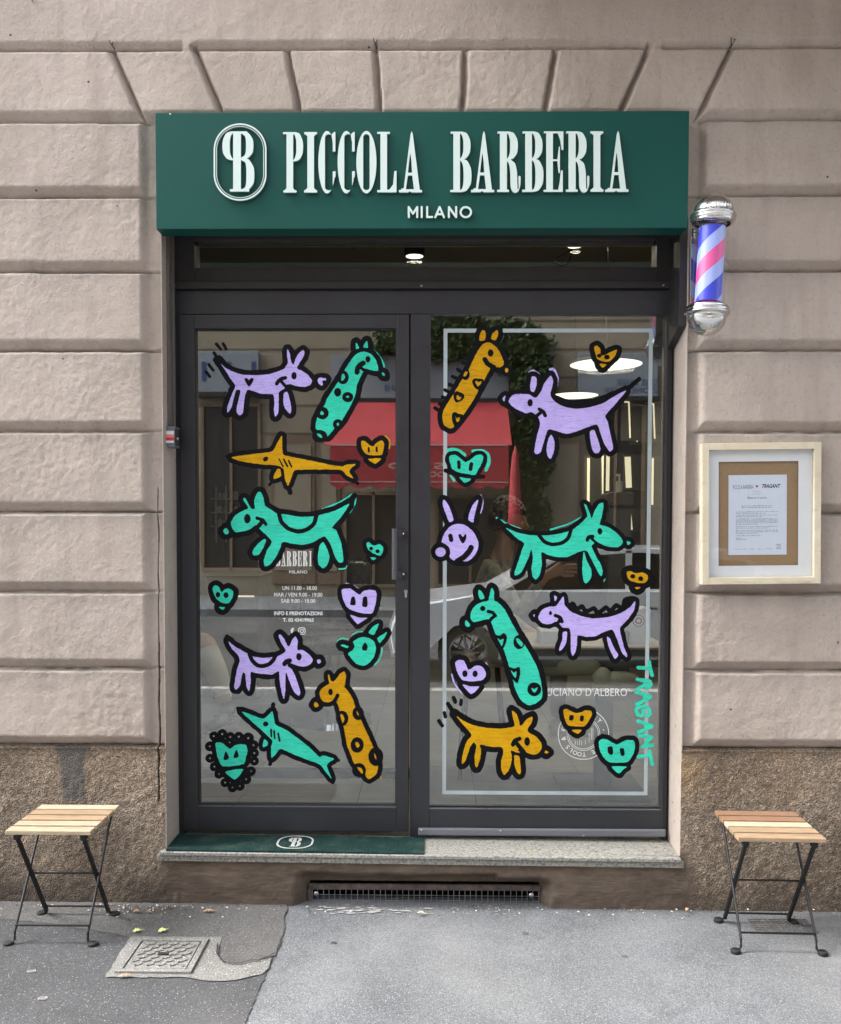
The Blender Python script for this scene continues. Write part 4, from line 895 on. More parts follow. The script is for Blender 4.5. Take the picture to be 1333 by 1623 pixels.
mb.box((FX0, .190, F_(446)), (Xc(311, .19), .285, zT), .0015); mb.box((Xc(1036, .19), .190, F_(446)), (FX1, .285, zT), .0015)
mb.box((Xc(311, .19)+.0005, .188, F_(446)), (Xc(1036, .19)-.0005, .285, F_(424)), .0015); mb.box((Xc(311, .19)+.0005, .189, zT-.03), (Xc(1036, .19)-.0005, .285, zT), .0015)
mb.build('transom_bar', M['anthracite2'], fr)
mb = MB(); mb.box((FX1+.001, .21, 0.2), (OX1-.001, .28, zT)); mb.build('side_seal', M['gasket'], fr)
mb = MB(); mb.box((OX0+.001, .215, .2), (FX0-.001, .28, zT)); mb.build('side_seal', M['gasket'], fr)
mb = MB(); mb.box((Xc(311, .19), .2195, F_(424)), (Xc(1036, .19), .2215, zT-.03)); mb.build('transom_glass', M['glass'], fr)
for px, py in ((276, 452), (668, 453), (1052, 452)):
    p = at(px, py, .178); mb = MB(); mb.lathe([(0, .003), (.003, .0025), (.0045, 0)], 12, (p.x, .178, p.z), (0, -1, 0)); mb.build('screw', M['steel'], fr, True)
rebase(fr, (0, .2, .21))
# ================================================================== the door
LX0 = Xc(287.5, .19); LX1 = Xc(648, .19)
mb = MB(); mb.box((LX0+.001, .205, .203), (LX1-.001, .27, F_(1318)-.003)); mb.build('threshold', M['gasket'], fr)
door = thing('shop_door', 'glazed aluminium shop door on the left, covered in painted animals and hearts', 'door')
px0, px1, pz0, pz1 = -1.029, -.1585, .351, 2.441
mb = MB()
zt = F_(498.5); zbt = F_(1318)
mb.box((LX0, .186, zbt), (px0-.004, .262, zt), .002); mb.box((px1+.004, .186, zbt), (LX1, .262, zt), .002)
mb.box((px0-.004, .1866, pz1+.004), (px1+.004, .262, zt), .002); mb.box((px0-.004, .1866, zbt), (px1+.004, .262, pz0-.004), .002)
mb.box((px0-.004, .1845, pz0-.016), (px1+.004, .1862, pz0-.004), .0005)
mb.build('door_frame', M['anthracite'], door)
mb = MB()
frame_bars(mb, px0-.004, px1+.004, pz0-.004, pz1+.004, .005, .194, .212, .0)
mb.build('seal', M['gasket'], door)
mb = MB(); mb.box((px0, GY, pz0), (px1, GY+.003, pz1)); mb.build('glass_pane', M['glass'], door)
mb = MB(); mb.box((px0-.003, .1905, pz0-.0055), (px1+.003, .1945, pz0-.0015)); mb.build('glazing_bead', M['alu'], door)
# pull handle
zhT = Zc(838, .15, 626); zhB = Zc(918, .15, 626); xh = Xc(625.6, .135)
h = MB(); h.tube((xh, .138, zhB), (xh, .138, zhT), .0125, n=24)
hd = h.build('pull_handle', M['handle'], door, auto=40)
for (a, b) in ((840.5, 852), (905, 916.5)):
    za, zb2 = Zc(a, .16), Zc(b, .16); mb = MB()
    mb.box((xh+.004, .132, zb2), (xh+.030, .144, za), .001); mb.box((xh+.022, .134, zb2), (xh+.034, .186, za), .001); mb.box((xh+.030, .172, zb2), (Xc(643.5, .17), .1855, za), .0015)
    br = mb.build('bracket', M['anthracite'], hd)
    mb = MB(); mb.lathe([(0, .003), (.004, .002), (.0055, 0)], 14, (Xc(638.8, .17), .172, (za+zb2)/2+.001), (0, -1, 0)); mb.build('bolt', M['chrome'], hd, True)
p = at(643.4, 937.5, .186)
mb = MB(); mb.lathe([(0, .006), (.0075, .006), (.0085, .0045), (.0085, 0)], 20, (p.x, .1858, p.z), (0, -1, 0)); mb.box((p.x-.0048, .181, p.z-.027), (p.x+.0048, .1858, p.z-.004), .002)
lk = mb.build('lock_cylinder', M['steel'], door, auto=40)
mb = MB(); mb.box((p.x-.0012, .1794, p.z-.003), (p.x+.0012, .1802, p.z+.004)); mb.build('keyhole', M['soot'], lk)
paintings_left(door)
# ---- text helper: the built-in font, evaluated to a mesh, laid on a vertical plane
def text_mesh(body, size=1.0, offset=0.0, align='CENTER', spacing=1.0):
    cu = bpy.data.curves.new('t', 'FONT'); cu.body = body; cu.size = size; cu.offset = offset; cu.align_x = align; cu.space_character = spacing
    cu.resolution_u = 3
    ob = bpy.data.objects.new('t', cu); COL.objects.link(ob)
    bpy.context.view_layer.update(); me = bpy.data.meshes.new_from_object(ob.evaluated_get(bpy.context.evaluated_depsgraph_get()))
    bpy.data.objects.remove(ob); bpy.data.curves.remove(cu); me.materials.clear(); return me
def put_text(name, body, pxl, pxr, pyt, pyb, Y, mat, parent, offset=0.0, label=None, extr=0.0, spacing=1.0):
    """fit the text's own box to a box given in picture pixels, on the plane y=Y"""
    me = text_mesh(body, 1.0, offset, 'LEFT', spacing)
    n = len(me.vertices); V = np.empty(n*3); me.vertices.foreach_get('co', V); V = V.reshape(-1, 3)
    a, b = V.min(0), V.max(0); pm = (pxl+pxr)/2; A = at(pxl, pyb, Y); B = at(pxr, pyt, Y); zz0, zz1 = at(pm, pyb, Y).z, at(pm, pyt, Y).z
    U = np.empty_like(V); U[:,0] = A.x+(V[:,0]-a[0])/(b[0]-a[0])*(B.x-A.x); U[:,2] = zz0+(V[:,1]-a[1])/(b[1]-a[1])*(zz1-zz0); U[:,1] = Y
    me.vertices.foreach_set('co', U.ravel())
    if extr:
        bm = bmesh.new(); bm.from_mesh(me); r = bmesh.ops.extrude_face_region(bm, geom=bm.faces[:])
        bmesh.ops.translate(bm, verts=[v for v in r['geom'] if isinstance(v, bmesh.types.BMVert)], vec=(0, extr, 0)); bmesh.ops.recalc_face_normals(bm, faces=bm.faces); bm.to_mesh(me); bm.free()
    o = link(name, me, mat, parent)
    if label: o['label'] = label
    return o
# ---- the shop's condensed display letters, drawn as distance fields in a 322 unit tall box (y down)
def G_rect(X, Y, a, b, c, d, r=2.5): return sd_box(X, Y, a, b, c, d, r)
def bowl(X, Y, x0, xr, y0, y1, ix, t=12):
    """right-hand bowl: heavy outside, narrow counter"""
    o = sd_poly(X, Y, [(x0,y0),(x0+12,y0),((x0+xr)/2+8,y0+8),(xr-4,y0+(y1-y0)*.27),(xr,(y0+y1)/2),(xr-4,y0+(y1-y0)*.75),((x0+xr)/2+6,y1-9),(x0+10,y1),(x0,y1)])
    i = sd_poly(X, Y, [(x0-2,y0+t),(x0+7,y0+t),(ix-5,y0+t+12),(ix,y0+(y1-y0)*.3),(ix+1,(y0+y1)/2),(ix,y0+(y1-y0)*.7),(ix-5,y1-t-12),(x0+7,y1-t),(x0-2,y1-t)])
    return np.maximum(np.maximum(np.maximum(o, -i), y0-Y), Y-y1)
def glyph(ch, X, Y):
    m = np.minimum
    def many(*a):
        r = a[0]
        for b in a[1:]: r = np.minimum(r, b)
        return r
    if ch == 'P': return many(G_rect(X,Y,19,0,54,322), G_rect(X,Y,0,0,60,11), G_rect(X,Y,2,309,72,322,5), G_rect(X,Y,12,300,60,322,8), bowl(X,Y,52,107,0,156,70))
    if ch == 'I': return many(G_rect(X,Y,17,0,52,322), G_rect(X,Y,0,0,68,12), G_rect(X,Y,0,309,69,322), G_rect(X,Y,9,0,60,20,8), G_rect(X,Y,9,300,60,322,8))
    if ch == 'O': return np.maximum(sd_ell(X,Y,53,161,53,166), -sd_box(X,Y,36,12,70,310,17))
    if ch == 'C':
        ring = np.maximum(sd_ell(X,Y,47,161,46,166), -sd_box(X,Y,36,12,77,310,19))
        ring = np.maximum(ring, -G_rect(X,Y,58,104,130,210))
        ring = np.maximum(ring, -sd_poly(X,Y,[(78,104),(62,30),(50,14),(36,60),(36,200),(58,210),(80,206)]) if False else ring)
        return many(ring, sd_poly(X,Y,[(84,0),(91,0),(91,104),(84,104),(76,50),(70,14)], False), G_rect(X,Y,83,208,92,240,4))
    if ch == 'L': return many(G_rect(X,Y,17,0,52,322), G_rect(X,Y,0,0,67,11), G_rect(X,Y,0,310,100,322), sd_poly(X,Y,[(90,210),(102,207),(102,322),(40,322),(40,311),(66,306),(84,280)], False))
    if ch == 'A':
        left = sd_poly(X,Y,[(62,10),(68,-2),(66,60),(36,318),(24,318)], False)
        right = sd_poly(X,Y,[(62,14),(68,-3),(74,12),(112,318),(74,318),(57,60)], False)
        cut = sd_poly(X,Y,[(60,110),(66,150),(70,218),(48,218)], False)
        cut2 = sd_poly(X,Y,[(48,233),(71,233),(80,306),(37,306)], False)
        body = sd_poly(X,Y,[(62,14),(68,-3),(74,12),(112,318),(24,318)], False)
        return many(np.maximum(np.maximum(body, -cut), -cut2), G_rect(X,Y,0,310,53,323), G_rect(X,Y,64,310,123,323), G_rect(X,Y,12,302,38,320,6))
    if ch == 'B': return many(G_rect(X,Y,17,0,52,322), G_rect(X,Y,2,0,60,11), G_rect(X,Y,0,310,60,322), bowl(X,Y,50,108,0,150,69), bowl(X,Y,50,113,146,322,70))
    if ch == 'R':
        leg = sd_poly(X,Y,[(50,146),(70,150),(95,170),(105,215),(107,280),(108,305),(112,308),(114,295),(113,240),(124,240),(123,285),(112,318),(95,327),(80,318),(71,290),(70,230),(66,185),(58,163),(50,160)])
        return many(G_rect(X,Y,15,0,52,322), G_rect(X,Y,2,0,60,11), G_rect(X,Y,0,310,63,322), bowl(X,Y,50,110,0,152,68), leg)
    if ch == 'E': return many(G_rect(X,Y,15,0,50,322), G_rect(X,Y,2,0,105,10), G_rect(X,Y,0,311,102,322), sd_poly(X,Y,[(72,0),(105,0),(105,98),(96,98),(90,50)], False), sd_poly(X,Y,[(75,322),(102,322),(102,208),(92,208),(86,270)], False),
        G_rect(X,Y,48,149,76,158), sd_poly(X,Y,[(82,80),(87,80),(87,222),(80,222),(74,160),(74,146)], False))
def glyph_obj(ch, x_px, y_px, unit_x, unit_y, Y, mats, name, parent, depth=None, res=1.7, label=None):
    gx = np.arange(-6, 134, res); gy = np.arange(-8, 332, res*1.5); X, Yy = np.meshgrid(gx, gy, indexing='ij'); F = glyph(ch, X, Yy)
    L = Lay()
    def fm(u, v, k): p = at(x_px+u*unit_x, y_px+v*unit_y, Y); return (p.x, Y+(depth or 0)*k, p.z)
    L.add(F, gx, gy, fm, 0, depth, 1)
    return L.build(name, mats, parent, label)
# lettering on the door
DT = .2092
u = (897.3-873.7)/322
for ch, zx in (('B', 432), ('A', 468), ('R', 507), ('B', 548), ('E', 585), ('R', 621), ('I', 666)):
    glyph_obj(ch, 340+zx/4.4433, 873.7, u*.86, u, DT, [M['vinyl_white'], M['vinyl_white']], 'letter', door, res=5)
put_text('lettering', 'MILANO', 458.5, 487, 904, 909, DT, M['vinyl_white'], door, .01)
put_text('lettering', 'UN 11.00 - 18.00', 447.5, 502.3, 929, 935.2, DT, M['vinyl_white'], door, .012, 'small white opening hours on the door glass')
put_text('lettering', 'MAR / VEN 9.00 - 19.00', 434.4, 511, 939.4, 945.8, DT, M['vinyl_white'], door, .012)
put_text('lettering', 'SAB 9.00 - 18.00', 445.5, 499.8, 949.4, 955.5, DT, M['vinyl_white'], door, .012)
put_text('lettering', 'INFO E PRENOTAZIONI', 434.4, 511, 969, 975.2, DT, M['vinyl_white'], door, .03)
put_text('lettering', 'T. 02 43419965', 448.3, 497.3, 979.7, 985.6, DT, M['vinyl_white'], door, .03)
put_text('lettering', 'f', 460.5, 466.0, 995, 1005, DT, M['vinyl_white'], door, .05)
def field_obj(name, F, gx, gy, Y, mat, parent, label=None, depth=None):
    L = Lay(); L.add(F, gx, gy, lambda u, v, k: (lambda p: (p.x, Y+(depth or 0)*k, p.z))(at(u, v, Y)), 0, depth); return L.build(name, [mat], parent, label)
gx = np.arange(470, 487, .35); gy = np.arange(992, 1008, .35); X, Y_ = np.meshgrid(gx, gy, indexing='ij')
F = np.minimum(np.abs(sd_box(X, Y_, 473.2, 995, 483.6, 1005.2, 3))-.65, np.minimum(np.abs(np.hypot(X-478.4, Y_-1000.1)-2.6)-.6, np.hypot(X-481.4, Y_-997.3)-.6))
field_obj('camera_icon', F, gx, gy, DT, M['vinyl_white'], door)
put_text('lettering', 'vitrum', 612.5, 618, 1256, 1268, DT, M['vinyl_white'], door, .0) if False else None
rebase(door, (LX0, .22, .22))
# ================================================================== the window
win = thing('shop_window', 'tall fixed shop window right of the door with painted animals, a pale border line and white lettering', 'window')
qx0, qx1, qz0, qz1 = -.0085, 1.010, .345, 2.5065
mb = MB()
wz0 = Zc(1313.5, .19, 860); 
mb.box((Xc(682, .19), .2035, wz0), (qx0-.0005, .262, qz1+.0005)); 
mb.box((qx1+.0005, .188, wz0), (Xc(1057, .19), .262, F_(498)), .0015)
mb.box((Xc(682, .19), .188, wz0), (qx1+.0005, .262, qz0-.004), .0015)
mb.box((Xc(682, .19), .189, qz1+.001), (qx1+.0005, .262, F_(498)), .0)
mb.build('window_frame', M['anthracite'], win)
mb = MB(); mb.box((qx0, .192, qz0-.0045), (qx1, .197, qz0-.0005)); mb.build('glazing_bead', M['alu'], win)
mb = MB(); mb.box((qx0, GY, qz0), (qx1, GY+.003, qz1)); mb.build('glass_pane', M['glass'], win)
mb = MB()
za = Zc(1320, .17, 860); xa = Xc(662.5, .17, 1320); xb = Xc(1056, .17, 1320)
mb.box((xa, .168, za-.016), (xb, .1875, za+.016), .006)
rl = mb.build('bottom_rail', M['alu'], win)
for px, py in ((668, 1316), (794, 1317.5), (925, 1325)):
    p = at(px, py, .167); mb = MB(); mb.lathe([(0, .002), (.003, .0015), (.004, 0)], 12, (p.x, .168, p.z), (0, -1, 0)); mb.build('screw', M['steel'], rl, True)
bx0, bx1 = at(702, 900, GY).x, at(1029.5, 1000, GY).x; bz1, bz0 = Zc(521, GY), Zc(1258.5, GY); bw = .0168
bx1 = (at(1035, 521, GY).x+at(1026, 1258, GY).x)/2
mb = MB(); yb = .2090
for a, b, c, d in ((bx0, bz0, bx0+bw, bz1), (bx1-bw, bz0, bx1, bz1), (bx0+bw, bz0, bx1-bw, bz0+bw), (bx0+bw, bz1-bw, bx1-bw, bz1)): mb.poly([(a, yb, b), (c, yb, b), (c, yb, d), (a, yb, d)])
mb.build('border_line', M['vinyl_frost'], win, label='pale blue-white rectangle line stuck round the window glass')
put_text('lettering', 'LUCIANO D\'ALBERO', 859.5, 993.8, 1090.2, 1103.2, DT, M['vinyl_white'], win, -.004, 'thin white name LUCIANO D\'ALBERO on the window', spacing=1.05)
# round stamp
cx_, cy_ = 924.8, 1163.5
gx = np.arange(cx_-43, cx_+43, .6); gy = np.arange(cy_-43, cy_+43, .6); X, Y_ = np.meshgrid(gx, gy, indexing='ij'); R_ = np.hypot(X-cx_, Y_-cy_)
F = np.minimum(np.abs(R_-40)-.55, np.minimum(np.abs(R_-26)-.4, np.abs(R_-23.5)-.4))
for k, (xx, y0_, y1_) in enumerate(((-13, 10, 17), (-9.5, 10, 18), (-6, 9, 18), (-3, 10, 18), (3, 9, 17), (9, 4, 14), (12.5, -10, 9), (15, -10, 9), (9.0, -2, 3))):
    F = np.minimum(F, sd_box(X, Y_, cx_+xx-.35, cy_+y0_, cx_+xx+.35, cy_+y1_))
for an in (12, 168): F = np.minimum(F, np.hypot(X-cx_-32.5*cos(radians(an)), Y_-cy_+32.5*sin(radians(an)))-1.0)
field_obj('round_stamp', F, gx, gy, DT, M['vinyl_white'], win, 'round white stamp logo with ring lettering on the window')
vs = []; fs = []
def ring_text(txt, a0, da):
    for i, ch in enumerate(txt):
        if ch == ' ': continue
        me = text_mesh(ch, 9.5, .12); ang = radians(a0 + da*i)          # clockwise angle from the top
        V = np.empty(len(me.vertices)*3); me.vertices.foreach_get('co', V); V = V.reshape(-1, 3); o = len(vs)
        w = (V[:,0].max()+V[:,0].min())/2
        for v in V:
            lx, ly = v[0]-w, v[1]+29.2; px = cx_ + lx*cos(ang)+ly*sin(ang); py = cy_ - (ly*cos(ang)-lx*sin(ang))
            p = at(px, py, DT); vs.append((p.x, DT, p.z))
        fs.extend([[k+o for k in f.vertices] for f in me.polygons]); bpy.data.meshes.remove(me)
ring_text('ART', 20, 15); ring_text('MALE TOOLS & CO', 112, 13.2)
me = bpy.data.meshes.new('ring_lettering'); me.from_pydata(vs, [], fs); link('ring_lettering', me, M['vinyl_white'], win)
paintings_right(win)
rebase(win, (.5, .22, .25))
# ================================================================== the sign
SY = -.062; sx0, sx1, sz0, sz1 = -1.1195, 1.0255, 2.790, 3.2525
sg = thing('shop_sign', 'wide dark green box sign with raised white letters PICCOLA BARBERIA MILANO over the shop', 'sign')
mb = MB(); mb.box((sx0, SY, sz0), (sx1, .03, sz1), .0018); mb.build('sign_box', M['sign_green'], sg)
mb = MB(); p = at(270, 181, SY); mb.lathe([(0, .002), (.003, 0)], 10, (p.x, SY-.0003, p.z), (0, -1, 0)); mb.build('screw', M['steel'], sg, True)
LY = SY-.013; k_ = 1/3.3325
def L1(zx): return 320+zx*k_
def L2(zx): return 700+zx*k_
row = [('P', L1(428)), ('I', L1(540)), ('C', L1(614)), ('C', L1(716)), ('O', L1(816)), ('L', L1(926)), ('A', L1(1040)),
       ('B', L2(45)), ('A', L2(155)), ('R', L2(293)), ('B', L2(425)), ('E', L2(538)), ('R', L2(656)), ('I', L2(786)), ('A', L2(864))]
for ch, x in row:
    y0 = 209.3 - (x-450)/540*1.5
    glyph_obj(ch, x, y0, k_, k_*.992, LY, [M['acrylic'], M['letter_side']], 'raised_letter', sg, 0.010, 1.9, 'raised white condensed letter ' + ch)
for i, ch in enumerate('MILANO'):
    xs_ = [(645.5, 659.2), (666.2, 668.9), (674, 684.5), (687.5, 703.5), (708, 719.5), (728, 747.5)][i]
    xs_ = [(645.5, 661.5), (666.8, 669.8), (676, 686.5), (688.6, 704.0), (708.3, 721.8), (727.0, 748.0)][i]
    gx = np.arange(xs_[0]-4, xs_[1]+4, .45); gy = np.arange(322, 350, .45); X, Y_ = np.meshgrid(gx, gy, indexing='ij')
    S_ = {'M': [[(648,344),(647.8,328)],[(647.8,328),(654.5,338.5)],[(654.5,338.5),(661.3,328)],[(661.3,328),(661.3,344)]], 'I': [[(668.4,328),(668.4,344)]], 'L': [[(677,328),(677,343.8)],[(677,343.8),(685,343.8)]],
        'A': [[(690,344),(696.8,328)],[(696.8,328),(703.6,344)],[(692.5,339.3),(701,339.3)]], 'N': [[(711.5,344),(711.5,328)],[(711.5,328),(723,344)],[(723,344),(723,328)]], 'O': []}[ch]
    F = np.abs(np.hypot((X-738.3), (Y_-336.1)*1.03)-8.2)-1.6 if ch == 'O' else np.full(X.shape, 1e9)
    for s_ in S_: F = np.minimum(F, sd_stroke(X, Y_, s_, 1.6, False))
    L = Lay(); L.add(F, gx, gy, lambda u, v, k: (lambda p: (p.x, LY+.010*k, p.z))(at(u, v, LY)), 0, .010, 1); L.build('raised_letter', [M['acrylic'], M['letter_side']], sg, 'small raised white letter ' + ch)
# monogram and double oval
gx = np.arange(50, 350, 2.4); gy = np.arange(75, 500, 2.4); X, Y_ = np.meshgrid(gx, gy, indexing='ij')
def mono(X, Y_):
    F = sd_box(X, Y_, 165, 128, 206, 443, 2)
    F = np.minimum(F, sd_box(X, Y_, 147, 432, 250, 445, 4))
    F = np.minimum(F, bowl(X, Y_, 204, 272, 128, 276, 232)); F = np.minimum(F, bowl(X, Y_, 204, 277, 268, 445, 234))
    F = np.minimum(F, bowl(-X, Y_, -167, -108, 128, 280, -148)); F = np.minimum(F, sd_box(X, Y_, 150, 127, 240, 139, 4))
    return F
o1 = sd_box(X, Y_, 62, 85, 341, 493, 139); o2 = sd_box(X, Y_, 75, 98, 328, 480, 126)
def fm(u, v, k): p = at(320+u*k_, 170+v*k_, LY); return (p.x, LY+.010*k, p.z)
L = Lay(); L.add(mono(X, Y_), gx, gy, fm, 0, .016, 1); L.build('monogram', [M['acrylic'], M['letter_side']], sg, 'raised white monogram of a mirrored P and a B')
gx = np.arange(50, 350, 1.9); gy = np.arange(75, 500, 1.9); X, Y_ = np.meshgrid(gx, gy, indexing='ij')
o1 = sd_box(X, Y_, 62, 85, 341, 493, 139); L = Lay(); L.add(np.abs(o1+4.2)-4.2, gx, gy, fm, 0, .016, 1); L.add(np.abs(o1+15.5)-1.6, gx, gy, fm, 0, .016, 1)
L.build('oval_ring', [M['acrylic'], M['letter_side']], sg, 'raised white double oval line round the monogram')
rebase(sg, (-.05, 0, sz0))
# ================================================================== barber pole
PY = -.135
T = at(1131.5, 325, PY); B = at(1120.3, 505, PY); ax = (T-B).normalized()
dt = at(1131.5, 306.5, PY); Lp = (at(1131.5, 340, PY)-at(1121, 500, PY)).length
bp = thing('barber_pole', 'lit barber pole with blue, pink and pale stripes between two chrome domes on the wall', 'barber pole')
def P_(py): t = (py-325)/(505-325); return at(1131.5+(1120.3-1131.5)*t, py, PY)
s1 = (at(1200, 400, PY).x-at(1100, 400, PY).x)/100          # metres per picture pixel there
c0 = P_(478); c1 = P_(363); H = (c1-c0).length
m = NM('pole_stripes', 0.4); tc = m.n('TexCoord'); sp = m.n('SeparateXYZ'); m.l(tc.outputs['Object'], sp.inputs[0])
ang = m.math('ARCTAN2', sp.outputs[1], sp.outputs[0]); tt = m.math('SUBTRACT', m.math('MULTIPLY', sp.outputs[2], 1/0.285), m.math('MULTIPLY', ang, 1/(2*pi)))
fr_ = m.math('FRACT', m.math('ADD', tt, 20.27))
r_ = m.n('ValToRGB'); m.l(fr_, r_.inputs[0]); r_.color_ramp.interpolation = 'CONSTANT'; e = r_.color_ramp.elements
cols = [(0.0, (.27,.33,.66)), (.22, (.54,.075,.25)), (.47, (.27,.33,.66)), (.69, (.03,.045,.46))]
while len(e) < 4: e.new(.5)
for el, (p_, c_) in zip(e, cols): el.position = p_; el.color = (*c_, 1)
m.l(r_.outputs[0], m.b.inputs['Base Color']); m.l(r_.outputs[0], m.b.inputs['Emission Color']); m.b.inputs['Emission Strength'].default_value = .045; M['stripes'] = m.m
mb = MB(); mb.lathe([(20.5*s1, -.004), (20.5*s1, H+.004)], 48); o = mb.build('striped_drum', M['stripes'], None, True)
o.matrix_world = Matrix.Translation(c0) @ ax.to_track_quat('Z', 'Y').to_matrix().to_4x4(); o.parent = bp
mb = MB(); mb.lathe([(26*s1, -.002), (26*s1, H+.002)], 48, c0, ax); mb.build('glass_tube', M['glass_clear'], bp, True)
R1 = 31*s1; R2 = 35.5*s1
def dome(c, d, nm, lab, rings):
    mb = MB(); prof = [(0, R1*1.02)]
    for k in range(1, 12): a = pi/2*(1-k/12); prof.append((R1*cos(a), R1*1.02*sin(a)))
    prof += rings
    mb.lathe(prof, 48, c, d); return mb.build(nm, M['chrome_worn'], bp, True, lab)
rg = [(R1, -.001), (R2*.97, -.002), (R2, -.005), (R2, -.011), (R2*.93, -.014), (R2*.97, -.018), (R2*.97, -.023), (R2*.90, -.026), (R2*.92, -.030), (R2*.88, -.036), (R2*.78, -.038)]
dome(P_(340), ax, 'top_dome', 'upper chrome dome cap with an embossed badge', rg)
dome(P_(500), -ax, 'bottom_dome', 'lower chrome dome cap reflecting the street', rg)
# embossed badge on the top dome
mb = MB(); c = P_(340)
side = Vector((1, 0, 0)); fwd = Vector((0, -1, 0))
for i in range(15):
    a = -1.0+2.0*i/14
    for el_ in (.06, .36):
        d = (side*sin(a*.8)*cos(el_) + fwd*cos(a*.8)*cos(el_) + ax*sin(el_)).normalized(); 
        mb.sphere(c+d*R1*1.005, .0022, n=6)
for i in range(9):
    a = -.7+1.4*i/8; d = (side*sin(a)*cos(.2)+fwd*cos(a)*cos(.2)+ax*sin(.2)).normalized(); mb.box(c+d*R1*1.0-Vector((.0018, .003, .007)), c+d*R1*1.0+Vector((.0018, .002, .007)), .0006)
mb.build('badge', M['chrome'], bp)
mb = MB(); zt_, zb3 = P_(345).z, Zc(519, -.02, 1088)
mb.box((1.052, -.012, zb3), (1.100, -.0045, zt_), .002); mb.build('back_plate', M['chrome'], bp)
for py in (352, 489): p = P_(py); mb = MB(); mb.box((p.x-.014, -.115, p.z-.010), (p.x+.014, -.012, p.z+.010), .003); mb.build('arm', M['chrome_worn'], bp)
rebase(bp, c0)
# ================================================================== framed notice
k = .4845/1136.0
cz = at(1206, 814, -.035)
pf = thing('picture_frame', 'cream wooden picture frame with a framed letter on brown board, hung on the right wall', 'picture frame', (cz.x, -.004, cz.z)); pf.rotation_euler = (0, radians(-.75), 0)
hw, hh = .2415, .2885
def fz(u, v): return ((u-645)*k, (757-v)*k*1.0)
mb = MB(); t = .0275
mb.box((-hw, -.040, -hh), (-hw+t, 0, hh), .001); mb.box((hw-t, -.040, -hh), (hw, 0, hh), .001); mb.box((-hw+t, -.0397, hh-t), (hw-t, 0, hh), .001); mb.box((-hw+t, -.0397, -hh), (hw-t, 0, -hh+t), .001)
mb.build('wooden_frame', M['frame_wood'], pf)
a = fz(252, 255); b = fz(1018, 1258)
mb = MB(); mx0, mx1, mz0, mz1 = a[0], b[0], b[1], a[1]
mb.box((-hw+t, -.016, -hh+t), (mx0, -.013, hh-t)); mb.box((mx1, -.016, -hh+t), (hw-t, -.013, hh-t)); mb.box((mx0, -.016, mz1), (mx1, -.013, hh-t)); mb.box((mx0, -.016, -hh+t), (mx1, -.013, mz0))
mb.build('mount', M['mount_card'], pf)
mb = MB(); mb.box((-hw+t, -.008, -hh+t), (hw-t, -.004, hh-t)); mb.build('back_board', M['board'], pf)
a = fz(352, 384); b = fz(912, 1155)
mb = MB(); mb.box((a[0], -.0095, b[1]), (b[0], -.0085, a[1])); sheet = mb.build('printed_letter', M['paper'], pf, label='white sheet headed PICCOLA BARBERIA heart TRAGANT with small print')
pw = b[0]-a[0]; phh = a[1]-b[1]
def ps(u, v): return (a[0]+u*pw, a[1]-v*phh)          # page coordinates 0..1
def page_text(body, u0, u1, v0, v1, mat, off=0.0, nm='print', skew=0):
    me = text_mesh(body, 1, off, 'LEFT'); V = np.empty(len(me.vertices)*3); me.vertices.foreach_get('co', V); V = V.reshape(-1, 3); A, B = V.min(0), V.max(0)
    p0 = ps(u0, v1); p1 = ps(u1, v0); U = np.empty_like(V); s_ = (V[:,1]-A[1])/(B[1]-A[1]); U[:,0] = p0[0]+(V[:,0]-A[0])/(B[0]-A[0])*(p1[0]-p0[0])+skew*s_; U[:,2] = p0[1]+s_*(p1[1]-p0[1]); U[:,1] = -.0098
    me.vertices.foreach_set('co', U.ravel()); return link(nm, me, mat, sheet)
page_text('PICCOLA BARBERIA', .075, .425, .125, .175, M['ink'], -.01); page_text('TRAGANT', .56, .875, .115, .165, M['ink'], .03, skew=.004)
gx = np.linspace(-1.5, 1.5, 24); X, Y_ = np.meshgrid(gx, gx, indexing='ij'); F = (X**2+Y_**2-1)**3-X**2*Y_**3
p = ps(.485, .145); L = Lay(); L.add(F, gx, gx, lambda u, v, k_: (p[0]+u*.0045, -.0098, p[1]+v*.0045), 0); L.build('heart', [M['heart_red']], sheet)
page_text('MILANO', .42, .54, .203, .212, M['ink_soft']); page_text('via ottobre 2023', .40, .56, .232, .242, M['ink_soft'])
page_text('Beauty is paint', .32, .65, .27, .305, M['ink_soft'], .0, skew=.003)
mb = MB(); rr = random.Random(3)
def line(v, u0=.13, u1=.85, h=.0105):
    u = u0
    while u < u1-.008:
        w = rr.uniform(.015, .06); w = min(w, u1-u)
        A = ps(u, v+h/2); B_ = ps(u+w, v-h/2); n_ = max(2, int(w/.011)); 
        for j in range(n_):
            x0_ = A[0]+(B_[0]-A[0])*j/n_; x1_ = x0_+(B_[0]-A[0])/n_*rr.uniform(.45, .75); hh_ = rr.choice((.6, .6, .9, 1))
            mb.poly([(x0_, -.0098, A[1]), (x1_, -.0098, A[1]), (x1_, -.0098, A[1]+(B_[1]-A[1])*hh_), (x0_, -.0098, A[1]+(B_[1]-A[1])*hh_)])
        u += w+.012
for v, u0, u1 in ((.385,.22,.76),(.405,.23,.75),(.458,.13,.85),(.478,.13,.65),(.502,.13,.85),(.52,.13,.58),(.548,.13,.85),(.564,.13,.84),(.58,.13,.85),(.597,.13,.85),(.615,.13,.50),(.644,.13,.85),(.663,.13,.71),(.692,.13,.85),(.71,.13,.85),(.728,.13,.52),(.757,.13,.54),(.79,.13,.24),(.806,.13,.32),(.925,.11,.22),(.925,.25,.33),(.925,.37,.46),(.925,.50,.60),(.925,.64,.76)): line(v, u0, u1)
mb.build('small_print', M['ink_soft'], sheet)
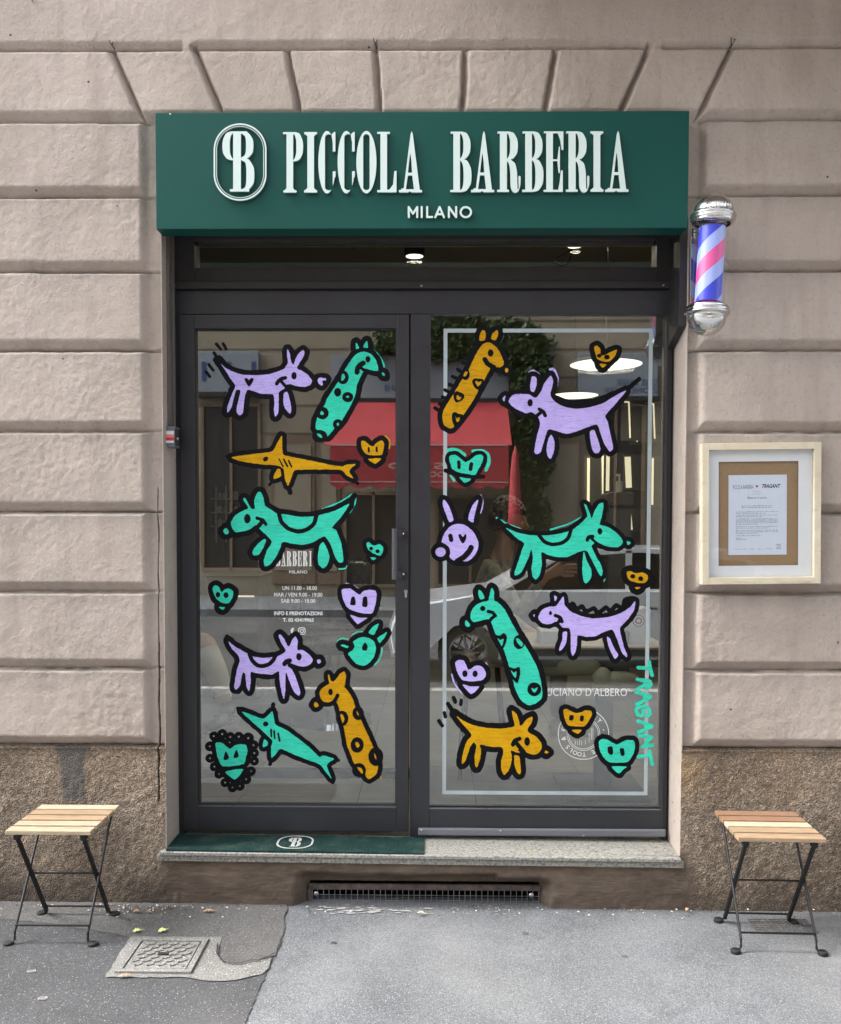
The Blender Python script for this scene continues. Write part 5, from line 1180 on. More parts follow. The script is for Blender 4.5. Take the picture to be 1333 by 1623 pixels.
page_text('DS', .83, .90, .865, .93, M['ink'], -.01)
mb = MB(); mb.box((-hw+t, -.026, -hh+t), (hw-t, -.0245, hh-t)); mb.build('cover_glass', M['glass_clear'], pf)
# ================================================================== key switch in the left reveal
A = at(256.5, 675.5, .055); B = at(276.5, 708.5, .055)
ks = thing('key_switch', 'small grey key switch box with a red and white sticker on the left jamb', 'switch box', (OX0, .09, (A.z+B.z)/2))
w = B.x-OX0; hh = (A.z-B.z)/2
mb = MB(); mb.box((.001, -.035, -hh), (w, .045, hh), .0025); mb.build('box', M['alu'], ks)
mb = MB(); mb.box((w, -.026, -hh+.008), (w+.0016, .036, hh-.008), .0005); mb.build('switch_plate', M['anthracite'], ks)
mb = MB(); mb.lathe([(0, .004), (.006, .004), (.007, 0)], 16, (w+.0015, .006, -.006), (1, 0, 0)); mb.build('key_barrel', M['steel'], ks, True)
mb = MB(); sxm = w*.44
for z0_, z1_, mi in ((-.026, -.017, 0), (-.017, -.003, 1), (-.003, .010, 2), (.010, .024, 0)): mb.poly([(sxm-.018, -.0354, z0_), (sxm+.018, -.0354, z0_), (sxm+.018, -.0354, z1_), (sxm-.018, -.0354, z1_)], mi)
M['stk_red'] = simple('sticker_red', (.55, .03, .05), .5); M['stk_pink'] = simple('sticker_pink', (.62, .22, .20), .5)
mb.build('sticker', [M['mount_card'], M['stk_red'], M['stk_pink']], ks)
# ================================================================== hooks in the joints
for px, py, lab in ((179, 74, 'small rusty wire hook in the joint above the left end of the sign'), (596, 71, 'small rusty wire hook above the middle of the sign'), (1161, 70, 'small rusty wire hook in the joint above the barber pole'), (52, 2, 'dark iron hook at the very top of the left wall')):
    p = at(px, py, 0); t = thing('wall_hook', lab, 'hook', (p.x, 0.0, p.z), group='hooks in the wall joints')
    mb = MB(); mb.path([(0, .03, 0), (0, -.008, 0), (.003, -.016, .004), (.006, -.014, .012), (.003, -.008, .015)], .0022, 6); mb.path([(-.002, .01, .002), (-.008, -.010, .012), (-.010, -.014, .020)], .0018, 6); mb.build('wire', M['rust'], t, True)
# ================================================================== door mat
sz = sill_z(-.55)
m0 = atz(257, 1348.3, sz+.008); m1 = atz(672, 1349, sz+.008); m2 = atz(281, 1319.5, sz+.008)
mt = thing('door_mat', 'dark green door mat with a white oval monogram on the granite step', 'door mat', (0, 0, 0))
my0, my1 = -.014, .180; mx0 = OX0+.004; mx1 = m1.x
mb = MB()
bm = mb.bm; r = bmesh.ops.create_grid(bm, x_segments=60, y_segments=10, size=.5)
for v in r['verts']:
    x = mx0+(v.co.x+.5)*(mx1-mx0); y = my0+(v.co.y+.5)*(my1-my0); v.co = (x, y, sill_z(x)+.008+.0012*sin(x*9)+random.uniform(-.0005, .0005))
r2 = bmesh.ops.extrude_face_region(bm, geom=bm.faces[:]); 
for v in [g for g in r2['geom'] if isinstance(g, bmesh.types.BMVert)]: v.co.z = sill_z(v.co.x)+.0005
mb.build('pile', M['mat_green'], mt)
mcx = atz(470, 1331, sz+.008).x; mcy = (my0+my1)/2+.003
gx = np.linspace(-.085, .085, 90); X, Y_ = np.meshgrid(gx, gx, indexing='ij')
F = np.abs(sd_box(X, Y_, -.074, -.074, .074, .074, .06))-.0042
uu = X/.10*300+200; vv = 285-Y_/.11*330
F = np.minimum(F, mono(uu, vv)/3000*1.0-.0006)
L = Lay(); L.add(F, gx, gx, lambda u, v, k: (mcx+u, mcy+v, sill_z(mcx+u)+.0104+.0012*sin((mcx+u)*9)), 0); L.build('woven_monogram', [M['mat_white']], mt)
rebase(mt, ((mx0+mx1)/2, .08, sz))
# ================================================================== folding stools
def make_stool(mats, mirror=1):
    t = thing('folding_stool', '', 'stool', group='folding slatted stools on the pavement')
    W_, Dp, hs = .326, .322, .450; g = .016; n = 5; sw = (Dp-g*(n-1))/n
    for i in range(n):
        y0 = -Dp/2+i*(sw+g); mb = MB(); mb.box((-W_/2, y0, hs-.016), (W_/2, y0+sw, hs), .002); mb.build('slat', mats[i], t)
    for s in (-1, 1):
        x = s*.128
        mb = MB(); mb.box((x-.010, -Dp/2+.012, hs-.040), (x+.010, -Dp/2+.045, hs-.0185), .002); mb.box((x-.004, -Dp/2+.02, hs-.030), (x+.004, Dp/2-.03, hs-.0185), .001)
        mb.build('seat_rail', M['black_steel'], t)
        # broad flat leg: seat front -> back foot
        mb = MB(); a = Vector((x, -Dp/2+.028, hs-.032)); b = Vector((x, .118, .022)); d = b-a
        mb.box((x-.0062, -.011, -d.length/2), (x+.0062, .004, d.length/2), .0015)
        rot = d.to_track_quat('Z', 'Y').to_matrix()
        for v in mb.bm.verts: v.co = (a+b)/2 + rot @ (v.co-Vector((x, 0, 0)))
        mb.path([b+Vector((0,0,.012)), b+Vector((0,.002,-.002)), b+Vector((s*.004,.003,-.009)), b+Vector((s*.03,.003,-.010))], .0055, 8)
        mb.build('leg', M['black_steel'], t)
        mb = MB(); c = b+Vector((s*.024, .003, -.022)); mb.lathe([(0, .016), (.0155, .016), (.0185, .013), (.019, .004), (.0175, 0), (0, 0)], 18, c); 
        mb.build('foot_pad', M['rubber'], t, auto=40)
        # thin round leg: seat back -> front foot
        x2 = x+s*.013
        mb = MB(); a = Vector((x2, Dp/2-.035, hs-.024)); b = Vector((x2, -.143, .022))
        mb.path([a, b+Vector((0,.003,.03)), b, b+Vector((s*.006,-.003,-.008)), b+Vector((s*.028,-.005,-.010))], .0052, 8)
        mb.build('leg', M['black_steel'], t)
        mb = MB(); c = b+Vector((s*.022, -.005, -.022)); mb.lathe([(0, .016), (.0155, .016), (.0185, .013), (.019, .004), (.0175, 0), (0, 0)], 18, c)
        mb.build('foot_pad', M['rubber'], t, auto=40)
    for (y, z, xx, r) in ((.112, .043, .128, .0042), (.008, .222, .128, .0042), (-.136, .075, .141, .0042)):
        mb = MB(); mb.tube((-xx, y, z), (xx, y, z), r, n=8); mb.build('crossbar', M['black_steel'], t, auto=40)
    return t
s1_ = make_stool([M['slat_pale'], M['slat_pale'], M['slat_mid'], M['slat_mid'], M['slat_cream']])
s1_['label'] = 'folding stool with pale wooden slats and black steel legs left of the door'
s1_.location = (-1.455, -.226, ground_z(-1.45))
s2_ = make_stool([M['slat_mid'], M['slat_mid'], M['slat_cream'], M['slat_red'], M['slat_red']])
s2_['label'] = 'folding stool with reddish and honey wooden slats below the picture frame'
s2_.location = (1.326, -.222, ground_z(1.31)); s2_.rotation_euler.z = radians(-1.8)
s3 = s2_.copy(); COL.objects.link(s3)
for ch in s2_.children: c = ch.copy(); COL.objects.link(c); c.parent = s3
s3['label'] = 'folding stool mostly cut off by the right edge of the picture'; s3.location = (1.312+.535, -.262, ground_z(1.85)); s3.rotation_euler.z = radians(-1)
# ================================================================== leaves and litter
def leafm(nm, c): return simple(nm, c, .7, var=.25, scale=90)
M['leaf_yg'] = leafm('yellow_green_leaf', (.50, .55, .20)); M['leaf_br'] = leafm('brown_leaf', (.42, .27, .13)); M['leaf_pale'] = leafm('pale_leaf', (.60, .55, .36)); M['litter'] = leafm('paper_scrap', (.6, .58, .55))
def leaf(px, py, L_, W_, rz, mat, lab, grp='fallen leaves on the pavement', nm='fallen_leaf'):
    p = gpt(px, py, .012); mb = MB(); bm = mb.bm; n = 10; C0 = [bm.verts.new((L_*(i/n-.5), 0, .003+.006*sin(pi*i/n))) for i in range(n+1)]
    for s in (-1, 1):
        E = [bm.verts.new((L_*(i/n-.5), s*W_/2*sin(pi*min(1, (i/n)**.8))*random.uniform(.85, 1.1), .001+.010*sin(pi*i/n)*abs(sin(i*1.3)))) for i in range(n+1)]
        for i in range(n):
            try: bm.faces.new((C0[i], C0[i+1], E[i+1], E[i]))
            except Exception: pass
    mb.path([(L_*.48, 0, .004), (L_*.75, .003, .002)], .0008, 5)
    o = mb.build(nm, mat); o.location = p; o.rotation_euler.z = rz; tag(o, lab, 'leaf', grp)
leaf(218, 1484, .036, .026, .5, M['leaf_yg'], 'pale green leaf left of its neighbour, behind the manhole cover')
leaf(258, 1483.5, .038, .028, .7, M['leaf_yg'], 'yellowish leaf right of its neighbour, behind the manhole cover')
leaf(331, 1452, .048, .016, .15, M['leaf_br'], 'brown curled leaf at the wall foot below the door mat')
leaf(668, 1454, .036, .016, -.25, M['leaf_pale'], 'pale leaf on the light asphalt in front of the vent')
leaf(1089, 1447, .022, .014, .8, M['leaf_br'], 'tiny reddish leaf at the wall foot left of the right stool')
leaf(199, 1556, .050, .012, .25, M['leaf_br'], 'dark narrow leaf at the front edge of the manhole cover')
leaf(217, 1453, .030, .018, .1, M['leaf_br'], 'brown leaf scrap in the dirt beside the left stool')
leaf(236, 1454, .026, .014, -.3, M['leaf_br'], 'thin brown leaf scrap near the wall right of the left stool')
mb = MB(); rl_ = random.Random(5)
for i in range(330):
    px = rl_.gauss(225, 45) if i < 90 else rl_.uniform(0, 1333); py = 1441+abs(rl_.gauss(0, 9)) + (4 if px > 900 else 0)
    p = gpt(px, py, .012); s = rl_.uniform(.0012, .0042); R_ = Matrix.Rotation(rl_.uniform(0, 3), 3, 'Z')
    mb.box(p-Vector((s, s*.7, 0)), p+Vector((s, s*.7, s*.6)), 0, R_, mat=rl_.choice((0, 0, 1, 2)))
g_ = mb.build('grit', [M['rust'], M['litter'], M['leaf_br']]); tag(g_, 'loose grit and crumbs along the foot of the wall', 'grit', kind='stuff')
def scrap(px, py, r, mat, lab, cat_='scrap'):
    p = gpt(px, py, .0065 if px < 440 else .002); mb = MB(); n = 14; pts = [(r*(1+random.uniform(-.25, .25))*cos(2*pi*i/n), r*.75*(1+random.uniform(-.25, .25))*sin(2*pi*i/n), 0) for i in range(n)]
    mb.prism(pts, (0, 0, .0004)); o = mb.build('flattened_gum', mat); o.location = p; tag(o, lab, cat_, 'flattened spots of gum')
scrap(50, 1546, .016, M['concrete'], 'pale gum spot on the dark asphalt at the left edge'); scrap(67, 1589, .018, M['concrete'], 'pale gum spot lower left, nearest the camera')
scrap(529, 1497, .012, M['asphalt_dark'], 'small dark disc on the light asphalt left of centre'); scrap(832, 1481, .014, M['asphalt_mid'], 'small brownish gum spot on the light asphalt'); scrap(990, 1517, .012, M['asphalt_mid'], 'faint grey gum spot right of centre')

# ================================================================== inside the shop
def lampmat(nm, c, s): return NM(nm, .5, c).emit(c, s).m
M['lamp'] = lampmat('lamp_diffuser', (1.0, .90, .70), .5); M['spot_on'] = lampmat('spot_face', (1.0, .9, .72), .8); M['led'] = lampmat('led_strip', (1.0, .88, .62), .22)
M['black_lamp'] = simple('black_lamp_metal', (.02, .019, .018), .5); M['mirror'] = NM('mirror', .35, (.10, .092, .078), 0.0).m
M['white_lam'] = simple('white_laminate', (.62, .62, .60), .5, var=.04); M['oak'] = wood('oak_top', (.36, .25, .15), (.52, .39, .25)); M['grey_lam'] = simple('grey_laminate', (.10, .105, .11), .45, var=.1)
M['skin'] = simple('skin', (.46, .26, .18), .55, var=.08, scale=12); M['hair'] = simple('curly_hair', (.07, .05, .04), .7, var=.5, scale=60, bump=.6)
M['cream_cloth'] = simple('cream_trousers', (.52, .50, .42), .9, var=.12, scale=8, bump=.3); M['pattern_cloth'] = simple('patterned_shirt', (.30, .28, .22), .9, var=.5, scale=22); M['khaki'] = simple('khaki_trousers', (.30, .28, .20), .9, var=.1, scale=10)
M['dark_cloth'] = simple('dark_shirt', (.03, .035, .05), .9, var=.2, scale=10); M['shoe_black'] = simple('black_leather', (.02, .018, .016), .3); M['shoe_white'] = simple('off_white_canvas', (.50, .48, .38), .8); M['denim'] = simple('blue_shirt', (.06, .09, .16), .9)
def atp(px, py, Y): p = at(px, py, Y); return p
def lamp_light(parent, loc, size, watt):
    ld = bpy.data.lights.new('lamp_light', 'AREA'); ld.shape = 'DISK'; ld.size = size; ld.energy = watt; ld.color = (1.0, .88, .70)
    lo = bpy.data.objects.new('lamp_light', ld); COL.objects.link(lo); lo.parent = parent; lo.location = Vector(loc)-parent.location
# ceiling spotlights behind the transom glass
def spot(px, py, Y, r, lab):
    p = atp(px, py, Y); t = thing('ceiling_spotlight', lab, 'spotlight', (p.x, Y, p.z), group='ceiling spotlights')
    mb = MB(); mb.lathe([(r, .001), (r*1.15, .006), (r*1.15, .20), (0, .20)], 28); mb.tube((0, 0, .2), (0, 0, IZ1-p.z), .012, n=8); mb.build('housing', M['black_lamp'], t, auto=40)
    mb = MB(); mb.lathe([(0, .003), (r*.98, .003)], 28); mb.build('lamp_face', M['spot_on'], t); lamp_light(t, (p.x, Y, p.z-.03), r*1.6, 2.6)
spot(657, 407, 1.9, .055, 'black ceiling spotlight behind the transom, above the middle post'); spot(911, 391, 1.6, .045, 'black ceiling spotlight behind the transom, right side')
for pts, lab in (([(548, 360), (551, 384), (559, 394), (567, 384), (569, 360)], 'black cable loop hanging behind the left part of the transom'), ([(907, 396), (880, 410), (886, 420), (898, 420), (905, 406)], 'thin cable under the right ceiling spotlight'), ([(964, 360), (965, 423)], 'straight black cable hanging behind the right end of the transom')):
    mb = MB(); P3 = [tuple(atp(x, y, 1.4)) for x, y in (cat(pts, 6, False) if len(pts) > 2 else pts)]; mb.path(P3, .0045, 6); tag(mb.build('ceiling_cable', M['black_lamp'], None, True), lab, 'cable', 'loose cables under the ceiling')
# round flat pendants
def pend(px, py, wpx, Y, lab):
    p = atp(px, py, Y); r = wpx/2*(Y-CAM.y)/FPX; t = thing('pendant_lamp', lab, 'lamp', (p.x, Y, p.z), group='round pendant lamps')
    mb = MB(); mb.lathe([(r, 0), (r*1.01, .008), (r*.985, .018), (0, .022)], 48); mb.tube((0, 0, .02), (0, 0, IZ1-p.z), .004, n=6)
    mb.build('shade', M['black_lamp'], t, auto=40)
    mb = MB(); mb.lathe([(0, .0), (r*.985, .0)], 48); mb.build('diffuser', M['lamp'], t)
    lamp_light(t, (p.x, Y, p.z-.03), r*1.6, 2.6)
pend(960.5, 578, 113, 1.9, 'large round lit pendant lamp behind the small yellow heart'); pend(911, 627, 74, 4.2, 'smaller lit round pendant lamp further back behind the lilac dog')
# lit mirrors along the right wall (angular strips)
def strip_frame(poly, Y, lab, wpx=5):
    t = thing('lit_mirror', lab, 'mirror', atp(*poly[-1], Y), group='mirrors with lit edges'); base = t.location.copy()
    xs_ = [p[0] for p in poly]; ys_ = [p[1] for p in poly]; a = atp(min(xs_)-2, max(ys_)+4, Y)-base; b = atp(max(xs_)+4, min(ys_)-4, Y)-base
    mb = MB(); mb.box((a.x-.02, .012, a.z), (b.x+.12, .03, b.z)); mb.build('mirror_panel', M['mirror'], t)
    mb = MB()
    for p, q in zip(poly, poly[1:]):
        A = atp(*p, Y)-base; B = atp(*q, Y)-base; d = (B-A).normalized(); s = Vector((d.z, 0, -d.x))*(wpx/2*(Y-CAM.y)/FPX)
        mb.prism([tuple(A-s), tuple(B-s), tuple(B+s), tuple(A+s)], (0, .008, 0))
    mb.build('light_strip', M['led'], t)
strip_frame([(990, 637), (997, 637), (999, 694)], 4.6, 'lit mirror edge high up behind the tail of the lilac dog', 2.2)
strip_frame([(1004, 643), (1014, 643), (1010, 700)], 5.0, 'slanting lit mirror edge right of the dog tail', 2.0)
strip_frame([(1029, 640), (1036, 640), (1038, 695)], 4.4, 'lit mirror edge behind the right border line', 2.0)
strip_frame([(933, 726), (932.5, 800)], 4.8, 'lit mirror edge below the rear legs of the lilac dog', 4); strip_frame([(957, 722), (958, 800)], 4.6, 'widest lit mirror edge in the middle of the right room', 6.5)
strip_frame([(964, 722), (963, 778)], 4.2, 'short lit mirror edge beside the widest one', 5); strip_frame([(995, 724), (997, 773)], 4.0, 'lit mirror edge above the washbasin bottles', 9)
strip_frame([(963, 811), (963, 832)], 4.7, 'short lit strip above the ear of the mint dog', 3); strip_frame([(996, 811), (999, 840)], 4.3, 'short lit strip beside the head of the mint dog', 8); strip_frame([(1035, 726), (1034, 800)], 4.5, 'dim lit mirror edge near the right window post', 3)
# wash basin with a pump bottle
p = atp(985, 812, 3.6)
t = thing('washbasin', 'white washbasin unit with a soap pump in the back right of the shop', 'washbasin', (p.x, 3.6, IZ0)); zt_ = atp(985, 780, 3.6).z-IZ0; zl = atp(985, 802, 3.6).z-IZ0
mb = MB(); mb.box((-.11, 0, zl), (.11, .35, zt_), .02); mb.build('basin', M['in_wall'], t); mb = MB(); mb.box((-.09, .05, 0), (.09, .30, zl)); mb.build('cabinet', M['grey_lam'], t)
mb = MB(); mb.tube((-.01, .05, zt_), (-.01, .05, zt_+.09), .028); mb.tube((-.01, .05, zt_+.09), (-.01, .05, zt_+.14), .01); mb.box((-.035, .04, zt_+.13), (0, .06, zt_+.15)); mb.build('soap_pump', M['white_lam'], t)
# table with pedestal
TY = 1.0; tl = atp(838, 1023, TY-.25); tr = atp(1040, 1023, TY-.25); pc = atp(956, 1150, TY); tz = tl.z
tb = thing('pedestal_table', 'grey pedestal table with a wooden top behind the right window', 'table', (pc.x, TY, IZ0))
mb = MB(); mb.box((tl.x-pc.x, -.25, tz-IZ0-.02), (tr.x-pc.x+.06, .30, tz-IZ0), .002); mb.build('table_top', M['oak'], tb)
mb = MB(); mb.box((tl.x-pc.x+.03, -.235, tz-IZ0-.11), (tr.x-pc.x+.04, .27, tz-IZ0-.021)); mb.build('apron', M['grey_lam'], tb)
mb = MB(); mb.box((-.045, -.04, .022), (.045, .04, tz-IZ0-.11), .004); mb.build('pedestal', M['grey_lam'], tb)
mb = MB(); mb.box((-.235, -.24, 0), (.20, .24, .02), .004); mb.build('foot_plate', M['grey_lam'], tb)
def on_table(x_px, y_off): return atp(x_px, 1023, TY-.25).x
pp = thing('paper_stack', 'stack of white paper on the table behind the lilac crested dog', 'paper', (on_table(878, 0), TY-.08, tz))
mb = MB()
for i in range(14): mb.box((-.055+random.uniform(-.002,.002), -.10, .0045*i), (.055+random.uniform(-.002,.002), .10, .0045*i+.004))
mb.build('sheets', M['mount_card'], pp)
bx = thing('carton', 'white carton with a dark red round emblem on the table near the right post', 'carton', (on_table(1019, 0), TY-.06, tz))
mb = MB(); mb.box((-.062, -.09, 0), (.062, .09, .175), .002); mb.build('box', M['mount_card'], bx)
mb = MB()
for (r0, r1) in ((.026, .031), (.010, .018)):
    for i in range(32):
        a0, a1 = 2*pi*i/32, 2*pi*(i+1)/32; mb.poly([(.0+r0*cos(a0), -.0905, .115+r0*sin(a0)), (r0*cos(a1), -.0905, .115+r0*sin(a1)), (r1*cos(a1), -.0905, .115+r1*sin(a1)), (r1*cos(a0), -.0905, .115+r1*sin(a0))])
mb.build('emblem', M['heart_red'], bx)
for x_px, c, lab in ((985, 'grey_lam', 'small dark tin beside the carton on the table'), (998, 'alu', 'small grey tin beside the carton on the table')):
    tn = MB(); tn.lathe([(0, 0), (.018, 0), (.018, .05), (.014, .056), (.014, .062), (0, .062)], 18, (0, 0, 0)); o = tn.build('tin', M[c], None, auto=40); o.location = (on_table(x_px, 0), TY-.16, tz); tag(o, lab, 'tin', 'tins on the table')
# shelves with bottles on the left, at the back
sh = thing('display_shelf', 'wall shelf unit with rows of pale packages behind the left edge of the door', 'shelf')
Ys = 5.6
def SX(px): return atp(px, 800, Ys).x
mb = MB()
for py in (790, 811.5, 833.5): p = atp(355, py, Ys); mb.box((SX(334), Ys, p.z-.012), (SX(378), Ys+.25, p.z))
for px in (341, 357): a = atp(px, 770, Ys); b = atp(px, 860, Ys); mb.box((a.x-.006, Ys+.02, b.z), (a.x+.006, Ys+.04, a.z))
mb.build('shelf_boards', M['white_lam'], sh)
rebase(sh, (SX(356), Ys, 1.5))
for r_, py in enumerate((790, 811.5, 833.5)):
    for j in range(5):
        p = atp(337+j*8.5, py, Ys); mb = MB(); hgt = random.uniform(.05, .085)
        if (r_+j) % 2: mb.lathe([(0, 0), (.022, 0), (.022, hgt*.75), (.010, hgt*.85), (.010, hgt), (0, hgt)], 14)
        else: mb.box((-.022, -.02, 0), (.022, .02, hgt), .002)
        o = mb.build('package', M['white_lam'] if j % 3 else M['in_wall']); o.location = (p.x, Ys+.08, p.z+.001); tag(o, 'pale package on the back shelf, row %s from the top' % ('one', 'two', 'three')[r_], 'package', 'packages on the back shelf row %s' % ('one', 'two', 'three')[r_])
# reception counter at the back left with a lit edge
ct = thing('reception_counter', 'low dark counter with a lit edge behind the opening hours', 'counter', (SX(420), 3.4, IZ0))
zc_ = atp(420, 905, 3.4).z-IZ0
mb = MB(); mb.box((-1.0, 0, 0), (.35, .5, zc_-.04), .005); mb.build('body', M['grey_lam'], ct)
mb = MB(); mb.box((-1.02, -.02, zc_-.04), (.37, .52, zc_), .004); mb.build('counter_top', M['white_lam'], ct)
mb = MB(); q_ = atp(392, 945, 3.4); mb.box((atp(377, 945, 3.4).x-SX(420), -.008, q_.z-IZ0-.006), (atp(403, 945, 3.4).x-SX(420), -.001, q_.z-IZ0+.006)); mb.build('light_strip', M['led'], ct)
# barber chair behind the opening hours
bc = thing('barber_chair', 'dark barber chair with chromed foot behind the opening hours', 'chair', (atp(525, 950, 2.6).x, 2.6, IZ0))
mb = MB(); mb.box((-.28, -.28, .50), (.28, .26, .64), .05); mb.build('seat', M['shoe_black'], bc, auto=50)
mb = MB(); mb.box((-.26, .20, .66), (.26, .34, 1.15), .05); mb.build('backrest', M['shoe_black'], bc, auto=50)
for s in (-1, 1): mb = MB(); mb.box((s*.31-.04, -.22, .74), (s*.31+.04, .22, .80), .025); mb.build('armrest', M['shoe_black'], bc, auto=50)
mb = MB(); mb.lathe([(0, .50), (.05, .50), (.05, .06), (.28, .04), (.30, 0), (0, 0)], 32); mb.build('pedestal', M['chrome'], bc, auto=40)
# ---------------------------------------------------------------- people: one continuous skinned body each, clothed in zones
def skin_body(name, nodes, edges, parent, zones, mats, lvl=2):
    """nodes: {name: (x,y,z,r)}; zones: function(co)->material index"""
    keys = list(nodes); me = bpy.data.meshes.new(name); me.from_pydata([nodes[k][:3] for k in keys], [(keys.index(a), keys.index(b)) for a, b in edges], [])
    o = bpy.data.objects.new(name, me); COL.objects.link(o); sk = o.modifiers.new('s', 'SKIN'); sk.use_smooth_shade = True
    for i, k_ in enumerate(keys):
        v = me.skin_vertices[0].data[i]; r = nodes[k_][3]; v.radius = (r, r) if not isinstance(r, tuple) else r; v.use_root = (i == 0)
    su = o.modifiers.new('u', 'SUBSURF'); su.levels = lvl; su.render_levels = lvl
    bpy.context.view_layer.update(); m2 = bpy.data.meshes.new_from_object(o.evaluated_get(bpy.context.evaluated_depsgraph_get())); bpy.data.objects.remove(o)
    m2.name = name; m2.materials.clear(); ob = link(name, m2, mats, parent, True)
    for p in m2.polygons: p.material_index = zones(p.center)
    return ob
def hand(nodes, edges, wrist, palm, fdir, thumb, s=1.0, tag_='h'):
    """palm node plus five finger chains rooted in it"""
    w = Vector(palm); f = Vector(fdir).normalized(); t = Vector(thumb).normalized(); n = f.cross(t).normalized()
    nodes[tag_+'p'] = (*w, .026*s); edges.append((wrist, tag_+'p'))
    for i, (off, L_) in enumerate(((.028, .062), (.010, .072), (-.009, .068), (-.027, .052))):
        a = w+f*.040*s+t*off*s; b = a+f*L_*.5*s+n*.008*s; c = b+f*L_*.42*s+n*.022*s
        for j, q in enumerate((a, b, c)): nodes['%sf%d%d' % (tag_, i, j)] = (*q, (.0105, .009, .0072)[j]*s)
        edges += [(tag_+'p', '%sf%d0' % (tag_, i)), ('%sf%d0' % (tag_, i), '%sf%d1' % (tag_, i)), ('%sf%d1' % (tag_, i), '%sf%d2' % (tag_, i))]
    a = w+t*.034*s+f*.004*s; b = a+t*.026*s+f*.024*s; c = b+f*.026*s+t*.008*s
    for j, q in enumerate((a, b, c)): nodes['%st%d' % (tag_, j)] = (*q, (.012, .0105, .0085)[j]*s)
    edges += [(tag_+'p', tag_+'t0'), (tag_+'t0', tag_+'t1'), (tag_+'t1', tag_+'t2')]
def head_parts(parent, c, face, hair_mat, curly=True, lean=0):
    """a head with brow, nose, lips, ears and hair; c centre, face = unit direction it looks in"""
    c = Vector(c); f = Vector(face).normalized(); up = Vector((0, 0, 1)); s = f.cross(up).normalized()
    def W_(a, b, d): return c + s*a + f*b + up*d
    mb = MB(); bm = mb.bm; r = bmesh.ops.create_uvsphere(bm, u_segments=32, v_segments=24, radius=1.0)
    for v in r['verts']:
        a, b, d = v.co.x, v.co.y, v.co.z
        wa = .074*(1-.22*max(0, -d)); q = Vector((a*wa, b*.094, d*.118))
        if b > 0: q.y *= (1-.10*max(0, -d)); q.y += .006*max(0, 1-abs(d-.25)*5) - .007*max(0, 1-((d-.02)/.14)**2)*(1 if abs(abs(a)-.38) < .25 else 0)
        if b > .5 and abs(a) < .3: q.y += .024*max(0, 1-abs(d+.16)*5)*max(0, 1-abs(a)*4.2) + .009*max(0, 1-abs(d+.02)*4)*max(0, 1-abs(a)*5) + .007*max(0, 1-abs(d+.50)*8) + .010*max(0, 1-abs(d+.86)*5)
        v.co = W_(q.x, q.y, q.z)
    mb.sphere(W_(.076, -.004, -.012), .02, (.45, .8, 1.5), 12); mb.sphere(W_(-.076, -.004, -.012), .02, (.45, .8, 1.5), 12)
    for s_ in (-1, 1): mb.sphere(W_(s_*.029, .078, .006), .0115, n=12, mat=1); mb.sphere(W_(s_*.029, .0875, .006), .0045, n=8, mat=2)
    M.setdefault('eye_white', simple('eye_white', (.7, .68, .65), .3)); M.setdefault('lips', simple('lips', (.38, .12, .10), .5))
    mb.sphere(W_(0, .084, -.058), .018, (1, .35, .35), 12, mat=3)
    hd_ = mb.build('head', [M['skin'], M['eye_white'], M['shoe_black'], M['lips']], parent, True)
    mb = MB(); rr = random.Random(9)
    for i in range(360 if curly else 220):
        u, v = rr.uniform(-1, 1), rr.uniform(0, 2*pi); z = rr.uniform(-.35, 1); rad = sqrt(max(0, 1-z*z)); a = rad*cos(v); b = rad*sin(v)
        if b > .25 and z < .45: continue
        if b > -.1 and z < .0: continue
        p = W_(a*.086, b*.100-.006, z*.128+.006); mb.sphere(p, rr.uniform(.013, .023), (1, 1, 1), 6)
    mb.build('hair', hair_mat, parent, True)
    return hd_
def stool_in(x, y, lab):
    t = thing('bar_stool', lab, 'stool', (x, y, IZ0), group='bar stools inside the shop')
    mb = MB(); mb.lathe([(0, .66), (.16, .66), (.17, .64), (.16, .62), (0, .62)], 28); mb.build('seat', M['oak'], t, auto=40)
    for i in range(4):
        a = pi/4+i*pi/2; mb = MB(); mb.tube((.11*cos(a), .11*sin(a), .62), (.19*cos(a), .19*sin(a), 0), .011); mb.build('leg', M['black_steel'], t, auto=40)
    mb = MB()
    for i in range(4): a = pi/4+i*pi/2; b = a+pi/2; mb.tube((.165*cos(a), .165*sin(a), .2), (.165*cos(b), .165*sin(b), .2), .007)
    mb.build('foot_ring', M['black_steel'], t)
    return t
